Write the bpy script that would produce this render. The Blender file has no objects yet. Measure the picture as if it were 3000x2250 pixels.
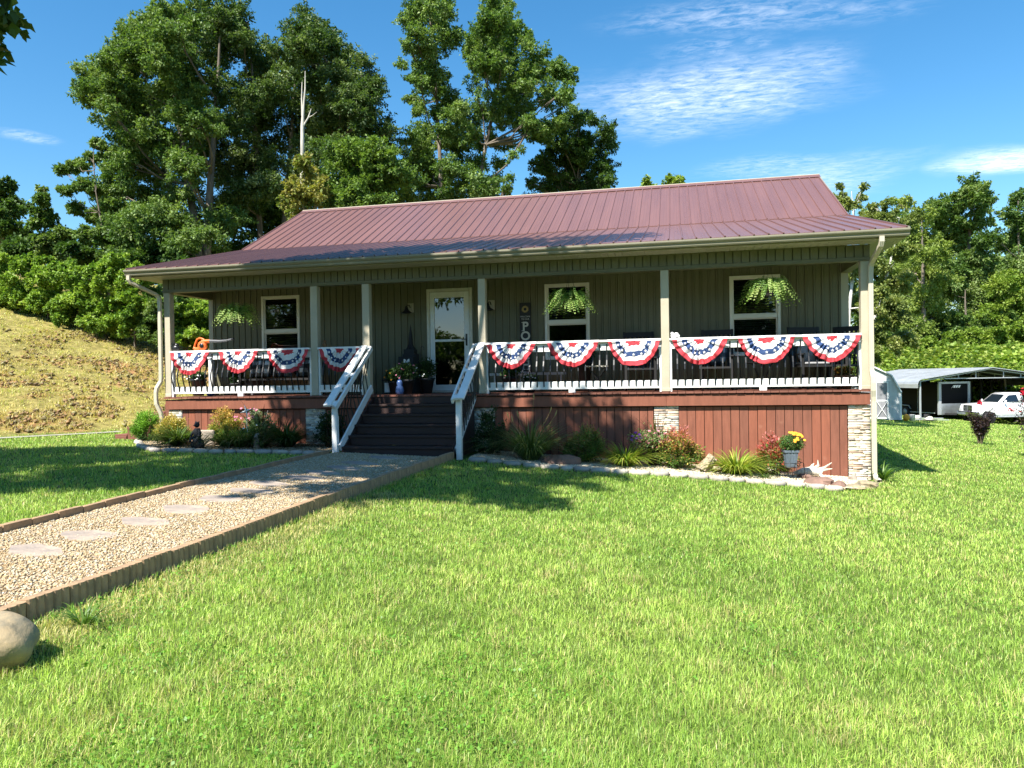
import bpy, math, random
import numpy as np
from mathutils import Vector, Matrix
random.seed(7); RNG = np.random.default_rng(7)
scene = bpy.context.scene; COL = scene.collection
R = math.radians
# ---------------------------------------------------------------- camera
CAM = np.array([10.152, -13.257, 0.265]); YAW, PIT, ROL, FPX = 0.2178, -0.0073, -0.0156, 2162.5
_F = np.array([-math.sin(YAW)*math.cos(PIT), math.cos(YAW)*math.cos(PIT), math.sin(PIT)])
_R0 = np.array([math.cos(YAW), math.sin(YAW), 0.0]); _U0 = np.cross(_R0, _F)
_R = _R0*math.cos(ROL)+_U0*math.sin(ROL); _U = -_R0*math.sin(ROL)+_U0*math.cos(ROL)
cd = bpy.data.cameras.new('camera'); cam = bpy.data.objects.new('camera', cd); COL.objects.link(cam)
cd.sensor_width = 36; cd.sensor_fit = 'HORIZONTAL'; cd.lens = FPX/3000*36; cd.clip_start = .05; cd.clip_end = 3000
M = Matrix(((_R[0], _U[0], -_F[0], CAM[0]), (_R[1], _U[1], -_F[1], CAM[1]), (_R[2], _U[2], -_F[2], CAM[2]), (0, 0, 0, 1)))
cam.matrix_world = M; scene.camera = cam
def at(px, py, depth):
    """world point at a forward distance from the photographer"""
    return CAM + depth*(_F + _R*(px-1500)/FPX - _U*(py-1125)/FPX)
def toimg(P):
    d = np.asarray(P)-CAM; z = d@_F
    return 1500+FPX*(d@_R)/z, 1125-FPX*(d@_U)/z, z
# ---------------------------------------------------------------- noise / terrain
def _h(ix, iy, s):
    n = (ix*374761393 + iy*668265263 + s*974634777) & 0xffffffff
    n = ((n ^ (n >> 13))*1274126177) & 0xffffffff
    return ((n ^ (n >> 16)) & 0xffff)/65535.0
def vnoise(x, y, f=1.0, s=0):
    x = np.asarray(x, float)*f; y = np.asarray(y, float)*f
    ix = np.floor(x).astype(np.int64); iy = np.floor(y).astype(np.int64); fx = x-ix; fy = y-iy
    fx = fx*fx*(3-2*fx); fy = fy*fy*(3-2*fy)
    a = _h(ix, iy, s); b = _h(ix+1, iy, s); c = _h(ix, iy+1, s); d = _h(ix+1, iy+1, s)
    return (a*(1-fx)+b*fx)*(1-fy)+(c*(1-fx)+d*fx)*fy
def sstep(a, b, x):
    t = np.clip((x-a)/(b-a), 0, 1); return t*t*(3-2*t)
def hill_amt(x, y):
    n = -.894*(x-CAM[0])+.447*(y-CAM[1]); return n-18.4
def bank_amt(x, y):
    n = .8*(x-CAM[0])+.6*(y-CAM[1]); return n-46.5
def Hf(x, y):
    x = np.asarray(x, float); y = np.asarray(y, float)
    z = np.interp(x, [-20, -2, 0, 4.5, 6.6, 9.8, 13.3, 20, 25, 30, 40], [-.80, -.88, -.93, -1.0, -1.07, -1.27, -1.53, -2.08, -2.53, -2.92, -3.6])+y*0
    t = hill_amt(x, y); tt = np.clip(t, 0, 26)
    z = z + .278*(tt - .9*(1-np.exp(-tt/.9)))
    z = z + sstep(.5, 4, t)*((vnoise(x, y, .6, 3)-.5)*.22+(vnoise(x, y, 1.7, 4)-.5)*.12+(vnoise(x, y, 3.1, 6)-.5)*.10)
    b = bank_amt(x, y); bb = np.clip(b, 0, 60)
    z = z + 5.5*(1-np.exp(-(bb/6.5)**1.5))
    z = z + (vnoise(x, y, .5, 9)-.5)*.035
    return z
def H(x, y): return float(Hf(x, y))
def gp(px, py):
    d = _F + _R*(px-1500)/FPX - _U*(py-1125)/FPX; t = 2.0
    while t < 120:
        P = CAM+d*t
        if P[2] < H(P[0], P[1]): break
        t += .04
    return P
# ---------------------------------------------------------------- object helpers
def wloc(o):
    v = Vector((0, 0, 0))
    while o is not None: v = v+o.location; o = o.parent
    return v
def link(name, me, mats=None, parent=None, world=True, loc=None):
    o = bpy.data.objects.new(name, me); COL.objects.link(o)
    if mats is not None:
        for m in (mats if isinstance(mats, (list, tuple)) else [mats]): me.materials.append(m)
    if parent is not None:
        o.parent = parent
        if world: o.location = -wloc(parent)
    if loc is not None: o.location = loc
    return o
def tag(o, label=None, cat=None, group=None, kind=None):
    if label: o['label'] = label
    if cat: o['category'] = cat
    if group: o['group'] = group
    if kind: o['kind'] = kind
    return o
def thing(name, label, cat, loc=(0, 0, 0), rz=0, group=None):
    o = bpy.data.objects.new(name, None); COL.objects.link(o); o.empty_display_size = .1
    o.location = loc; o.rotation_euler = (0, 0, rz)
    return tag(o, label, cat, group)
def copy_tree(o, parent=None):
    c = o.copy(); COL.objects.link(c)
    if parent is not None: c.parent = parent
    for ch in list(o.children): copy_tree(ch, c)
    return c
class MB:
    def __init__(s): s.v = []; s.f = []; s.mi = []; s.m = 0; s.sm = []
    def add(s, vs, fs, smooth=False):
        b = len(s.v); s.v += [tuple(map(float, p)) for p in vs]
        for f in fs: s.f.append([b+i for i in f]); s.mi.append(s.m); s.sm.append(smooth)
        return s
    def box(s, x0, x1, y0, y1, z0, z1):
        return s.add([(x0, y0, z0), (x1, y0, z0), (x1, y1, z0), (x0, y1, z0), (x0, y0, z1), (x1, y0, z1), (x1, y1, z1), (x0, y1, z1)],
            [(0, 3, 2, 1), (4, 5, 6, 7), (0, 1, 5, 4), (1, 2, 6, 5), (2, 3, 7, 6), (3, 0, 4, 7)])
    def beam(s, a, b, w, h, up=(0, 0, 1)):
        a = Vector(a); b = Vector(b); d = (b-a).normalized(); u = Vector(up); sd = d.cross(u)
        if sd.length < 1e-4: sd = Vector((1, 0, 0))
        sd.normalize(); u = sd.cross(d); sd *= w/2; u *= h/2
        vs = [a-sd-u, a+sd-u, a+sd+u, a-sd+u, b-sd-u, b+sd-u, b+sd+u, b-sd+u]
        return s.add(vs, [(0, 1, 2, 3), (7, 6, 5, 4), (0, 4, 5, 1), (1, 5, 6, 2), (2, 6, 7, 3), (3, 7, 4, 0)])
    def prism(s, prof, a, b, closed=True):
        """prof list of (dy,dz) swept from x=a to x=b"""
        n = len(prof); vs = [(a, p[0], p[1]) for p in prof]+[(b, p[0], p[1]) for p in prof]
        fs = [(i, i+1, n+i+1, n+i) for i in range(n-1)]
        if closed: fs.append((n-1, 0, n, 2*n-1)); fs += [tuple(range(n-1, -1, -1)), tuple(range(n, 2*n))]
        return s.add(vs, fs)
    def tube(s, pts, rad, n=8, cap=True, smooth=True):
        pts = [Vector(p) for p in pts]; k = len(pts)
        rad = rad if isinstance(rad, (list, tuple)) else [rad]*k
        vs = []; prev = None
        for i, p in enumerate(pts):
            d = (pts[min(i+1, k-1)]-pts[max(i-1, 0)]);
            if d.length < 1e-7: d = Vector((0, 0, 1))
            d.normalize()
            r = prev if prev is not None else (Vector((1, 0, 0)) if abs(d.x) < .8 else Vector((0, 1, 0)))
            a = (r-d*r.dot(d)).normalized(); prev = a; b = d.cross(a)
            for j in range(n):
                t = 2*math.pi*j/n; vs.append(p+(a*math.cos(t)+b*math.sin(t))*rad[i])
        fs = [(i*n+j, i*n+(j+1) % n, (i+1)*n+(j+1) % n, (i+1)*n+j) for i in range(k-1) for j in range(n)]
        s.add(vs, fs, smooth)
        if cap: s.add([vs[j] for j in range(n)], [tuple(range(n-1, -1, -1))]); s.add([vs[(k-1)*n+j] for j in range(n)], [tuple(range(n))])
        return s
    def lathe(s, prof, c=(0, 0, 0), n=20, sx=1, sy=1, smooth=True, n0=0):
        k = len(prof); vs = [(c[0]+r*sx*math.cos(2*math.pi*j/n+n0), c[1]+r*sy*math.sin(2*math.pi*j/n+n0), c[2]+z) for r, z in prof for j in range(n)]
        fs = [(i*n+j, i*n+(j+1) % n, (i+1)*n+(j+1) % n, (i+1)*n+j) for i in range(k-1) for j in range(n)]
        return s.add(vs, fs, smooth)
    def blob(s, c, r, seed=0, amp=.15, n=10, m=7, f=1.3):
        rn = random.Random(seed); ph = [rn.uniform(0, 6.28) for _ in range(9)]
        vs = []; r = r if isinstance(r, (tuple, list)) else (r, r, r)
        def rr(d): return 1+amp*(math.sin(d[0]*3*f+ph[0])*math.cos(d[1]*2.3*f+ph[1])+.6*math.sin(d[2]*4*f+ph[2]+d[0]*2)+.5*math.sin(d[1]*6*f+ph[3]+d[2]*3))
        for i in range(m+1):
            a = math.pi*i/m
            for j in range(n):
                b = 2*math.pi*j/n; d = (math.sin(a)*math.cos(b), math.sin(a)*math.sin(b), math.cos(a)); q = rr(d)
                vs.append((c[0]+d[0]*r[0]*q, c[1]+d[1]*r[1]*q, c[2]+d[2]*r[2]*q))
        fs = [(i*n+j, (i+1)*n+j, (i+1)*n+(j+1) % n, i*n+(j+1) % n) for i in range(m) for j in range(n)]
        return s.add(vs, fs, True)
    def xf(s, mat, start=0):
        s.v[start:] = [tuple(mat @ Vector(p)) for p in s.v[start:]]; return s
    def build(s, name, mats, parent=None, world=True, loc=None, bevel=0, flat=False, recalc=False):
        me = bpy.data.meshes.new(name); me.from_pydata(s.v, [], s.f)
        o = link(name, me, mats, parent, world, loc)
        me.polygons.foreach_set('material_index', s.mi)
        me.polygons.foreach_set('use_smooth', [False]*len(s.f) if flat else s.sm)
        if recalc:
            import bmesh
            bm = bmesh.new(); bm.from_mesh(me); bmesh.ops.recalc_face_normals(bm, faces=bm.faces); bm.to_mesh(me); bm.free()
        me.update()
        if bevel:
            b = o.modifiers.new('bevel', 'BEVEL'); b.width = bevel; b.segments = 1; b.limit_method = 'ANGLE'
        return o
def np_mesh(name, V, Fq, col=None, mat=None, parent=None, world=True, smooth=False):
    """V (n,3), Fq list of int arrays (m,k)"""
    me = bpy.data.meshes.new(name); V = np.ascontiguousarray(V, np.float32)
    me.vertices.add(len(V)); me.vertices.foreach_set('co', V.ravel())
    idx = np.concatenate([f.ravel() for f in Fq]).astype(np.int32)
    tot = np.concatenate([np.full(len(f), f.shape[1]) for f in Fq]); st = np.concatenate([[0], np.cumsum(tot)[:-1]]).astype(np.int32)
    me.loops.add(len(idx)); me.loops.foreach_set('vertex_index', idx)
    me.polygons.add(len(st)); me.polygons.foreach_set('loop_start', st)
    me.update(calc_edges=True)
    if smooth: me.polygons.foreach_set('use_smooth', np.ones(len(st), bool))
    if col is not None:
        a = me.color_attributes.new('Col', 'FLOAT_COLOR', 'POINT')
        c = np.ones((len(V), 4), np.float32); c[:, :3] = col; a.data.foreach_set('color', c.ravel())
    return link(name, me, mat, parent, world)
# ---------------------------------------------------------------- materials
def nt(m):
    m.use_nodes = True; t = m.node_tree; return t, t.nodes, t.links
def mat(name, c, rough=.6, var=.0, vs=4.0, bump=0, bs=60, spec=.5, metal=0, stretch=(1, 1, 1), c2=None, coat=0, noisew=.5, detail=4):
    m = bpy.data.materials.new(name); t, n, l = nt(m); b = n['Principled BSDF']
    b.inputs['Base Color'].default_value = (*c, 1); b.inputs['Roughness'].default_value = rough
    b.inputs['Metallic'].default_value = metal; b.inputs['Specular IOR Level'].default_value = spec
    if coat: b.inputs['Coat Weight'].default_value = coat; b.inputs['Coat Roughness'].default_value = .05
    tc = n.new('ShaderNodeTexCoord'); mp = n.new('ShaderNodeMapping'); mp.inputs['Scale'].default_value = stretch
    l.new(tc.outputs['Object'], mp.inputs[0])
    if var or c2:
        no = n.new('ShaderNodeTexNoise'); no.inputs['Scale'].default_value = vs; no.inputs['Detail'].default_value = detail
        no.inputs['Roughness'].default_value = .65; l.new(mp.outputs[0], no.inputs[0])
        r = n.new('ShaderNodeValToRGB'); r.color_ramp.elements[0].position = .5-noisew*.4; r.color_ramp.elements[1].position = .5+noisew*.4
        a = c2 if c2 else tuple(x*(1-var) for x in c); bb = c if c2 else tuple(min(1, x*(1+var)) for x in c)
        r.color_ramp.elements[0].color = (*a, 1); r.color_ramp.elements[1].color = (*bb, 1)
        l.new(no.outputs[0], r.inputs[0]); l.new(r.outputs[0], b.inputs['Base Color'])
        mr = n.new('ShaderNodeMapRange'); mr.inputs[3].default_value = max(0, rough-.07); mr.inputs[4].default_value = min(1, rough+.1)
        l.new(no.outputs[0], mr.inputs[0]); l.new(mr.outputs[0], b.inputs['Roughness'])
    if bump:
        nb = n.new('ShaderNodeTexNoise'); nb.inputs['Scale'].default_value = bs; nb.inputs['Detail'].default_value = 5
        l.new(mp.outputs[0], nb.inputs[0]); bp = n.new('ShaderNodeBump'); bp.inputs['Strength'].default_value = bump; bp.inputs['Distance'].default_value = .01
        l.new(nb.outputs[0], bp.inputs['Height']); l.new(bp.outputs[0], b.inputs['Normal'])
    return m
def leafmat(name, trans=.35, rough=.5, spec=.35, attr='Col', tint=(1, 1, 1), tcol=1.3):
    m = bpy.data.materials.new(name); t, n, l = nt(m); b = n['Principled BSDF']; out = n['Material Output']
    a = n.new('ShaderNodeAttribute'); a.attribute_name = attr
    mx = n.new('ShaderNodeMix'); mx.data_type = 'RGBA'; mx.blend_type = 'MULTIPLY'; mx.inputs[0].default_value = 1
    l.new(a.outputs['Color'], mx.inputs[6]); mx.inputs[7].default_value = (*tint, 1)
    l.new(mx.outputs[2], b.inputs['Base Color']); b.inputs['Roughness'].default_value = rough; b.inputs['Specular IOR Level'].default_value = spec
    tr = n.new('ShaderNodeBsdfTranslucent'); m2 = n.new('ShaderNodeMix'); m2.data_type = 'RGBA'; m2.blend_type = 'MULTIPLY'; m2.inputs[0].default_value = 1
    l.new(mx.outputs[2], m2.inputs[6]); m2.inputs[7].default_value = (tcol, tcol*1.05, tcol*.5, 1); l.new(m2.outputs[2], tr.inputs[0])
    ms = n.new('ShaderNodeMixShader'); ms.inputs[0].default_value = trans
    l.new(b.outputs[0], ms.inputs[1]); l.new(tr.outputs[0], ms.inputs[2]); l.new(ms.outputs[0], out.inputs[0])
    return m
def attrmat(name, rough=.8, bump=.3, bs=40, spec=.3, var=.15, vs=12):
    m = mat(name, (.5, .5, .5), rough, 0, bump=bump, bs=bs, spec=spec); t, n, l = nt(m); b = n['Principled BSDF']
    a = n.new('ShaderNodeAttribute'); a.attribute_name = 'Col'; no = n.new('ShaderNodeTexNoise'); no.inputs['Scale'].default_value = vs; no.inputs['Detail'].default_value = 4
    tc = n.new('ShaderNodeTexCoord'); l.new(tc.outputs['Object'], no.inputs[0])
    mr = n.new('ShaderNodeMapRange'); mr.inputs[1].default_value = .3; mr.inputs[2].default_value = .7; mr.inputs[3].default_value = 1-var*1.5; mr.inputs[4].default_value = 1+var
    l.new(no.outputs[0], mr.inputs[0]); v = n.new('ShaderNodeVectorMath'); v.operation = 'SCALE'
    l.new(a.outputs['Color'], v.inputs[0]); l.new(mr.outputs[0], v.inputs['Scale']); l.new(v.outputs[0], b.inputs['Base Color'])
    return m
MT = dict(
 leaf=leafmat('leaf', .34, .55, .32), leafdk=leafmat('leaf_glossy', .22, .38, .5), blade=leafmat('grass_blade', .35, .45, .4), petal=leafmat('petal', .3, .6, .2, tcol=1.0),
 bark=mat('bark', (.16, .13, .10), .9, .4, 5, .8, 14, stretch=(1, 1, .3)), palebark=mat('pale_bark', (.45, .42, .36), .85, .3, 6, .5, 20, stretch=(1, 1, .3)),
 stem=mat('stem', (.12, .10, .05), .8, .3, 10),
 roof=mat('roof_metal', (.17, .084, .071), .27, .10, .9, .04, 2, spec=.7, stretch=(5, .35, .35)), trim=mat('tan_trim', (.40, .36, .27), .45, .05, 2, spec=.4),
 gutter=mat('gutter_metal', (.24, .22, .155), .35, .08, 2, spec=.5), dspout=mat('downspout_metal', (.52, .47, .36), .4, .06, 3),
 siding=mat('vinyl_siding', (.148, .140, .084), .55, .12, 1.2, .05, 30, spec=.35), soffit=mat('soffit_vinyl', (.38, .36, .27), .55, .05, 2),
 post=mat('post_paint', (.44, .39, .29), .5, .07, 3, .1, 40), white=mat('white_paint', (.78, .78, .76), .5, .06, 5, .25, 30, stretch=(1, 1, 1)),
 vinyl=mat('white_vinyl', (.72, .70, .62), .4, .03, 2), black=mat('black_metal', (.012, .012, .013), .35, .2, 10, spec=.5),
 matte=mat('matte_black', (.014, .014, .015), .7, .2, 8), deck=mat('deck_paint', (.18, .066, .042), .6, .2, 3, .3, 40, stretch=(1, 1, 1)),
 stair=mat('stair_paint', (.030, .013, .010), .55, .25, 3, .3, 40, stretch=(.3, 3, 3)), rock=mat('boulder_stone', (.36, .27, .155), .85, .3, 6, 1.0, 16, c2=(.16, .15, .11), noisew=.3, detail=9),
 edging=mat('concrete_edging', (.42, .27, .15), .9, .25, 8, .5, 50, c2=(.22, .15, .09)), flag=mat('flagstone', (.40, .32, .25), .85, .18, 7, .8, 25, c2=(.25, .21, .18), noisew=.35, detail=8),
 soil=mat('soil', (.09, .06, .035), .95, .4, 8, .6, 20), brstone=mat('brown_stone', (.20, .12, .09), .85, .35, 6, .5, 18),
 driftwood=mat('driftwood', (.62, .57, .47), .85, .35, 9, .5, 30, stretch=(1, 1, 1)), log=mat('split_log', (.36, .29, .20), .9, .5, 14, .8, 30),
 plastic=mat('black_plastic', (.015, .015, .015), .3, .2, 5), bluegrey=mat('blue_grey_tub', (.11, .14, .17), .55, .25, 6, .3, 30, stretch=(3, 3, .6)),
 orange=mat('orange_plastic', (.78, .15, .025), .4, .1, 6), greyp=mat('grey_plastic', (.11, .11, .12), .4, .1, 5),
 steel=mat('brushed_steel', (.52, .54, .56), .35, .15, 3, metal=.85), galv=mat('galvanised_sheet', (.40, .42, .44), .38, .15, 1.2, metal=.25, stretch=(1, 1, 1)),
 shedwall=mat('shed_siding', (.52, .54, .54), .6, .12, 2, .1, 20), sheddoor=mat('shed_door', (.20, .20, .21), .6, .25, 3, .1, 20),
 paintw=mat('car_paint_white', (.80, .80, .80), .2, .02, 1, coat=.6), rubber=mat('rubber', (.015, .015, .016), .75, .2, 10),
 chrome=mat('chrome', (.6, .6, .62), .12, 0, metal=1), headl=mat('lamp_lens', (.65, .66, .66), .1, 0),
 trailer=mat('trailer_black', (.004, .004, .005), .5, .1, 2, spec=.12), red=mat('red_mark', (.5, .02, .02), .5), 
 fred=mat('flag_red', (.50, .04, .055), .75, .08, 12), fwhite=mat('flag_white', (.76, .75, .74), .8, .04, 12), fblue=mat('flag_navy', (.022, .055, .16), .75, .1, 12),
 terra=mat('terracotta', (.30, .12, .06), .8, .2, 8), wicker=mat('wicker', (.16, .08, .03), .8, .4, 40, .6, 80), bluec=mat('blue_glaze', (.08, .14, .32), .25, .2, 8),
 greycush=mat('grey_cushion', (.26, .26, .27), .9, .12, 12), yellowb=mat('yellow_box', (.32, .24, .07), .7, .2, 6), signb=mat('sign_board', (.018, .016, .015), .6, .2, 8),
 cream=mat('cream_paint', (.60, .58, .50), .7, .1, 10), straw=mat('sunflower_tan', (.42, .30, .10), .7, .2, 20), shinglemat=mat('dark_trim', (.02, .02, .024), .6, .2, 4),
 yellowm=mat('amber', (.7, .32, .03), .6, .2, 8), birch=mat('birch_bark', (.55, .53, .48), .8, .35, 9, .3, 20),
 glassm=None)
def glass(name, tint=.35, rough=.015, fres=1.45):
    m = bpy.data.materials.new(name); t, n, l = nt(m); n.remove(n['Principled BSDF']); out = n['Material Output']
    g = n.new('ShaderNodeBsdfGlossy'); g.inputs['Roughness'].default_value = rough; tr = n.new('ShaderNodeBsdfTransparent'); tr.inputs[0].default_value = (tint, tint*1.02, tint*1.03, 1)
    f = n.new('ShaderNodeFresnel'); f.inputs[0].default_value = fres; mt = n.new('ShaderNodeMath'); mt.operation = 'MULTIPLY_ADD'; mt.inputs[1].default_value = 1.0; mt.inputs[2].default_value = .05
    tc = n.new('ShaderNodeTexCoord'); no = n.new('ShaderNodeTexNoise'); no.inputs['Scale'].default_value = 1.6; no.inputs['Detail'].default_value = 1
    l.new(tc.outputs['Object'], no.inputs[0]); bp = n.new('ShaderNodeBump'); bp.inputs['Strength'].default_value = .12; bp.inputs['Distance'].default_value = .02; l.new(no.outputs[0], bp.inputs['Height'])
    l.new(bp.outputs[0], g.inputs['Normal'])
    l.new(f.outputs[0], mt.inputs[0]); ms = n.new('ShaderNodeMixShader'); l.new(mt.outputs[0], ms.inputs[0]); l.new(tr.outputs[0], ms.inputs[1]); l.new(g.outputs[0], ms.inputs[2]); l.new(ms.outputs[0], out.inputs[0])
    return m
MT['under'] = mat('carport_underside_shade', (.10, .105, .11), .6, .1, 2)  # shade under the carport roof put into the colour, darker than the sheet metal
MT['glassm'] = glass('window_glass', .16); MT['doorglass'] = glass('storm_door_glass', .15, .01, 1.8)
# painted boards with knots: deck skirt
def boardmat(name, c, knot):
    m = mat(name, c, .62, .16, 2.2, .25, 45, stretch=(9, 9, 1.2), spec=.3); t, n, l = nt(m); b = n['Principled BSDF']
    src = b.inputs['Base Color'].links[0].from_socket
    tc = n.new('ShaderNodeTexCoord'); vo = n.new('ShaderNodeTexVoronoi'); vo.inputs['Scale'].default_value = 2.6; vo.inputs['Randomness'].default_value = 1
    no = n.new('ShaderNodeTexNoise'); no.inputs['Scale'].default_value = 9; mixv = n.new('ShaderNodeMix'); mixv.data_type = 'VECTOR'; mixv.inputs[0].default_value = .08
    l.new(tc.outputs['Object'], no.inputs[0]); l.new(tc.outputs['Object'], mixv.inputs[4]); l.new(no.outputs[1], mixv.inputs[5]); l.new(mixv.outputs[1], vo.inputs[0])
    r = n.new('ShaderNodeValToRGB'); r.color_ramp.elements[0].position = .05; r.color_ramp.elements[1].position = .13; r.color_ramp.elements[0].color = (.45, .45, .45, 1); r.color_ramp.elements[1].color = (0, 0, 0, 1)
    l.new(vo.outputs[0], r.inputs[0]); mx = n.new('ShaderNodeMix'); mx.data_type = 'RGBA'; l.new(r.outputs[0], mx.inputs[0]); l.new(src, mx.inputs[6]); mx.inputs[7].default_value = (*knot, 1)
    l.new(mx.outputs[2], b.inputs['Base Color']); return m
MT['groove'] = mat('dark_gap', (.012, .008, .007), .9)
MT['skirt'] = boardmat('skirt_boards', (.225, .082, .05), (.34, .17, .11))
def checkmat(name, a, b_, s):
    m = bpy.data.materials.new(name); t, n, l = nt(m); b = n['Principled BSDF']; b.inputs['Roughness'].default_value = .9
    tc = n.new('ShaderNodeTexCoord'); sp = n.new('ShaderNodeSeparateXYZ'); l.new(tc.outputs['Object'], sp.inputs[0])
    outs = []
    for ax in ('X', 'Z'):
        q = n.new('ShaderNodeMath'); q.operation = 'MULTIPLY'; q.inputs[1].default_value = s; l.new(sp.outputs[ax], q.inputs[0])
        fr = n.new('ShaderNodeMath'); fr.operation = 'FRACT'; l.new(q.outputs[0], fr.inputs[0]); gt = n.new('ShaderNodeMath'); gt.operation = 'GREATER_THAN'; gt.inputs[1].default_value = .5; l.new(fr.outputs[0], gt.inputs[0]); outs.append(gt)
    ad = n.new('ShaderNodeMath'); ad.operation = 'ADD'; l.new(outs[0].outputs[0], ad.inputs[0]); l.new(outs[1].outputs[0], ad.inputs[1])
    dv = n.new('ShaderNodeMath'); dv.operation = 'MULTIPLY'; dv.inputs[1].default_value = .5; l.new(ad.outputs[0], dv.inputs[0])
    r = n.new('ShaderNodeValToRGB'); r.color_ramp.interpolation = 'CONSTANT'; e = r.color_ramp.elements; e[0].color = (*a, 1); e[1].position = .75; e[1].color = (*b_, 1); x = e.new(.25); x.color = tuple((p*.6+q*.4)*.5 for p, q in zip(a, b_))+(1,)
    l.new(dv.outputs[0], r.inputs[0]); l.new(r.outputs[0], b.inputs['Base Color']); return m
MT['check'] = checkmat('buffalo_check', (.012, .012, .013), (.72, .72, .70), 5.5); MT['checkblue'] = checkmat('blue_check', (.015, .02, .035), (.30, .36, .44), 6)
MT['stone'] = attrmat('stacked_stone', .85, .5, 30, .3, .12, 14); MT['pebble'] = attrmat('pebble', .7, 0, 10, .35, .1, 60); MT['kerbstone'] = attrmat('kerb_stone', .85, .5, 25, .3, .25, 9)
MT['skirt_b'] = boardmat('skirt_boards_worn', (.205, .079, .05), (.32, .17, .11)); MT['skirt_c'] = boardmat('skirt_boards_dark', (.25, .086, .05), (.36, .18, .12))
# ---------------------------------------------------------------- world, sun
SUN = Vector((.45, 1.0, -1.40)).normalized()          # direction light travels
w = bpy.data.worlds.new('World'); scene.world = w; w.use_nodes = True; t = w.node_tree; n = t.nodes; l = t.links
bg = n['Background']; sky = n.new('ShaderNodeTexSky'); sky.sky_type = 'NISHITA'; sky.sun_disc = False
elev = math.asin(-SUN.z); az = math.atan2(-SUN.x, -SUN.y)
sky.sun_elevation = elev; sky.sun_rotation = az; sky.altitude = 300; sky.air_density = 1.1; sky.dust_density = .3; sky.ozone_density = 3.0
tc = n.new('ShaderNodeTexCoord'); sp = n.new('ShaderNodeSeparateXYZ'); l.new(tc.outputs['Generated'], sp.inputs[0])
mz = n.new('ShaderNodeMath'); mz.operation = 'MAXIMUM'; mz.inputs[1].default_value = .04; l.new(sp.outputs[2], mz.inputs[0])
dx = n.new('ShaderNodeMath'); dx.operation = 'DIVIDE'; l.new(sp.outputs[0], dx.inputs[0]); l.new(mz.outputs[0], dx.inputs[1])
dy = n.new('ShaderNodeMath'); dy.operation = 'DIVIDE'; l.new(sp.outputs[1], dy.inputs[0]); l.new(mz.outputs[0], dy.inputs[1])
cb = n.new('ShaderNodeCombineXYZ'); l.new(dx.outputs[0], cb.inputs[0]); l.new(dy.outputs[0], cb.inputs[1])
def cloudpos(px, py):
    d = _F + _R*(px-1500)/FPX - _U*(py-1125)/FPX; return d[0]/d[2], d[1]/d[2]
def noise(scale, det, vec, rough=.6, dist=0):
    q = n.new('ShaderNodeTexNoise'); q.inputs['Scale'].default_value = scale; q.inputs['Detail'].default_value = det; q.inputs['Roughness'].default_value = rough; q.inputs['Distortion'].default_value = dist
    l.new(vec, q.inputs[0]); return q
def math2(op, a, b=None, c=None, clamp=False):
    q = n.new('ShaderNodeMath'); q.operation = op; q.use_clamp = clamp
    for i, x in enumerate((a, b, c)):
        if x is None: continue
        if isinstance(x, (int, float)): q.inputs[i].default_value = x
        else: l.new(x, q.inputs[i])
    return q.outputs[0]
wn = noise(1.3, 3, cb.outputs[0], .6, .3)
total = None
# (centre px, edge px along wind, half width ratio, strength)
for cx_, cy_, ax_, ay_, ratio, amt, thr in ((2040, 290, 2600, 170, .8, .62, .40), (2980, 470, 2700, 470, .8, .75, .30), (2200, 45, 2750, 10, .35, .42, .48), (2330, 560, 2680, 420, .6, .45, .38), (75, 400, 190, 420, .8, .3, .42), (2260, 490, 2600, 480, .5, .35, .45), (2100, 140, 2420, 100, .5, .3, .5)):
    c0 = np.array(cloudpos(cx_, cy_)); c1 = np.array(cloudpos(ax_, ay_)); d = c1-c0; L = np.hypot(*d); ang = math.atan2(d[1], d[0])
    mp = n.new('ShaderNodeMapping'); mp.vector_type = 'TEXTURE'; mp.inputs['Location'].default_value = (c0[0], c0[1], 0); mp.inputs['Rotation'].default_value = (0, 0, ang); mp.inputs['Scale'].default_value = (L, L*ratio, 1)
    l.new(cb.outputs[0], mp.inputs[0]); ln = n.new('ShaderNodeVectorMath'); ln.operation = 'LENGTH'; l.new(mp.outputs[0], ln.inputs[0])
    dd = math2('ADD', ln.outputs['Value'], math2('MULTIPLY', math2('SUBTRACT', wn.outputs[0], .5), 1.4))
    mask = n.new('ShaderNodeMapRange'); mask.interpolation_type = 'SMOOTHERSTEP'; mask.inputs[1].default_value = 1.05; mask.inputs[2].default_value = .1; l.new(dd, mask.inputs[0])
    m3 = n.new('ShaderNodeMapping'); m3.inputs['Rotation'].default_value = (0, 0, -ang-.5); m3.inputs['Scale'].default_value = (1.7, 3.4, 1); l.new(cb.outputs[0], m3.inputs[0])
    fine = noise(8.5, 8, m3.outputs[0], .68, .5)
    fr = n.new('ShaderNodeMapRange'); fr.inputs[1].default_value = thr-.08; fr.inputs[2].default_value = thr+.30; l.new(fine.outputs[0], fr.inputs[0])
    v = math2('MULTIPLY', math2('MULTIPLY', mask.outputs[0], fr.outputs[0]), amt, clamp=True)
    total = v if total is None else math2('MAXIMUM', total, v)
hs = n.new('ShaderNodeHueSaturation'); hs.inputs['Saturation'].default_value = 1.30; hs.inputs['Hue'].default_value = .493; l.new(sky.outputs[0], hs.inputs['Color'])
mxc = n.new('ShaderNodeMix'); mxc.data_type = 'RGBA'; l.new(total, mxc.inputs[0]); l.new(hs.outputs[0], mxc.inputs[6]); mxc.inputs[7].default_value = (7.5, 7.9, 8.4, 1)
l.new(mxc.outputs[2], bg.inputs[0]); bg.inputs[1].default_value = .088
sl = bpy.data.lights.new('sun', 'SUN'); sl.energy = 5.0; sl.angle = R(.53); sl.color = (1, .955, .87)
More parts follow.
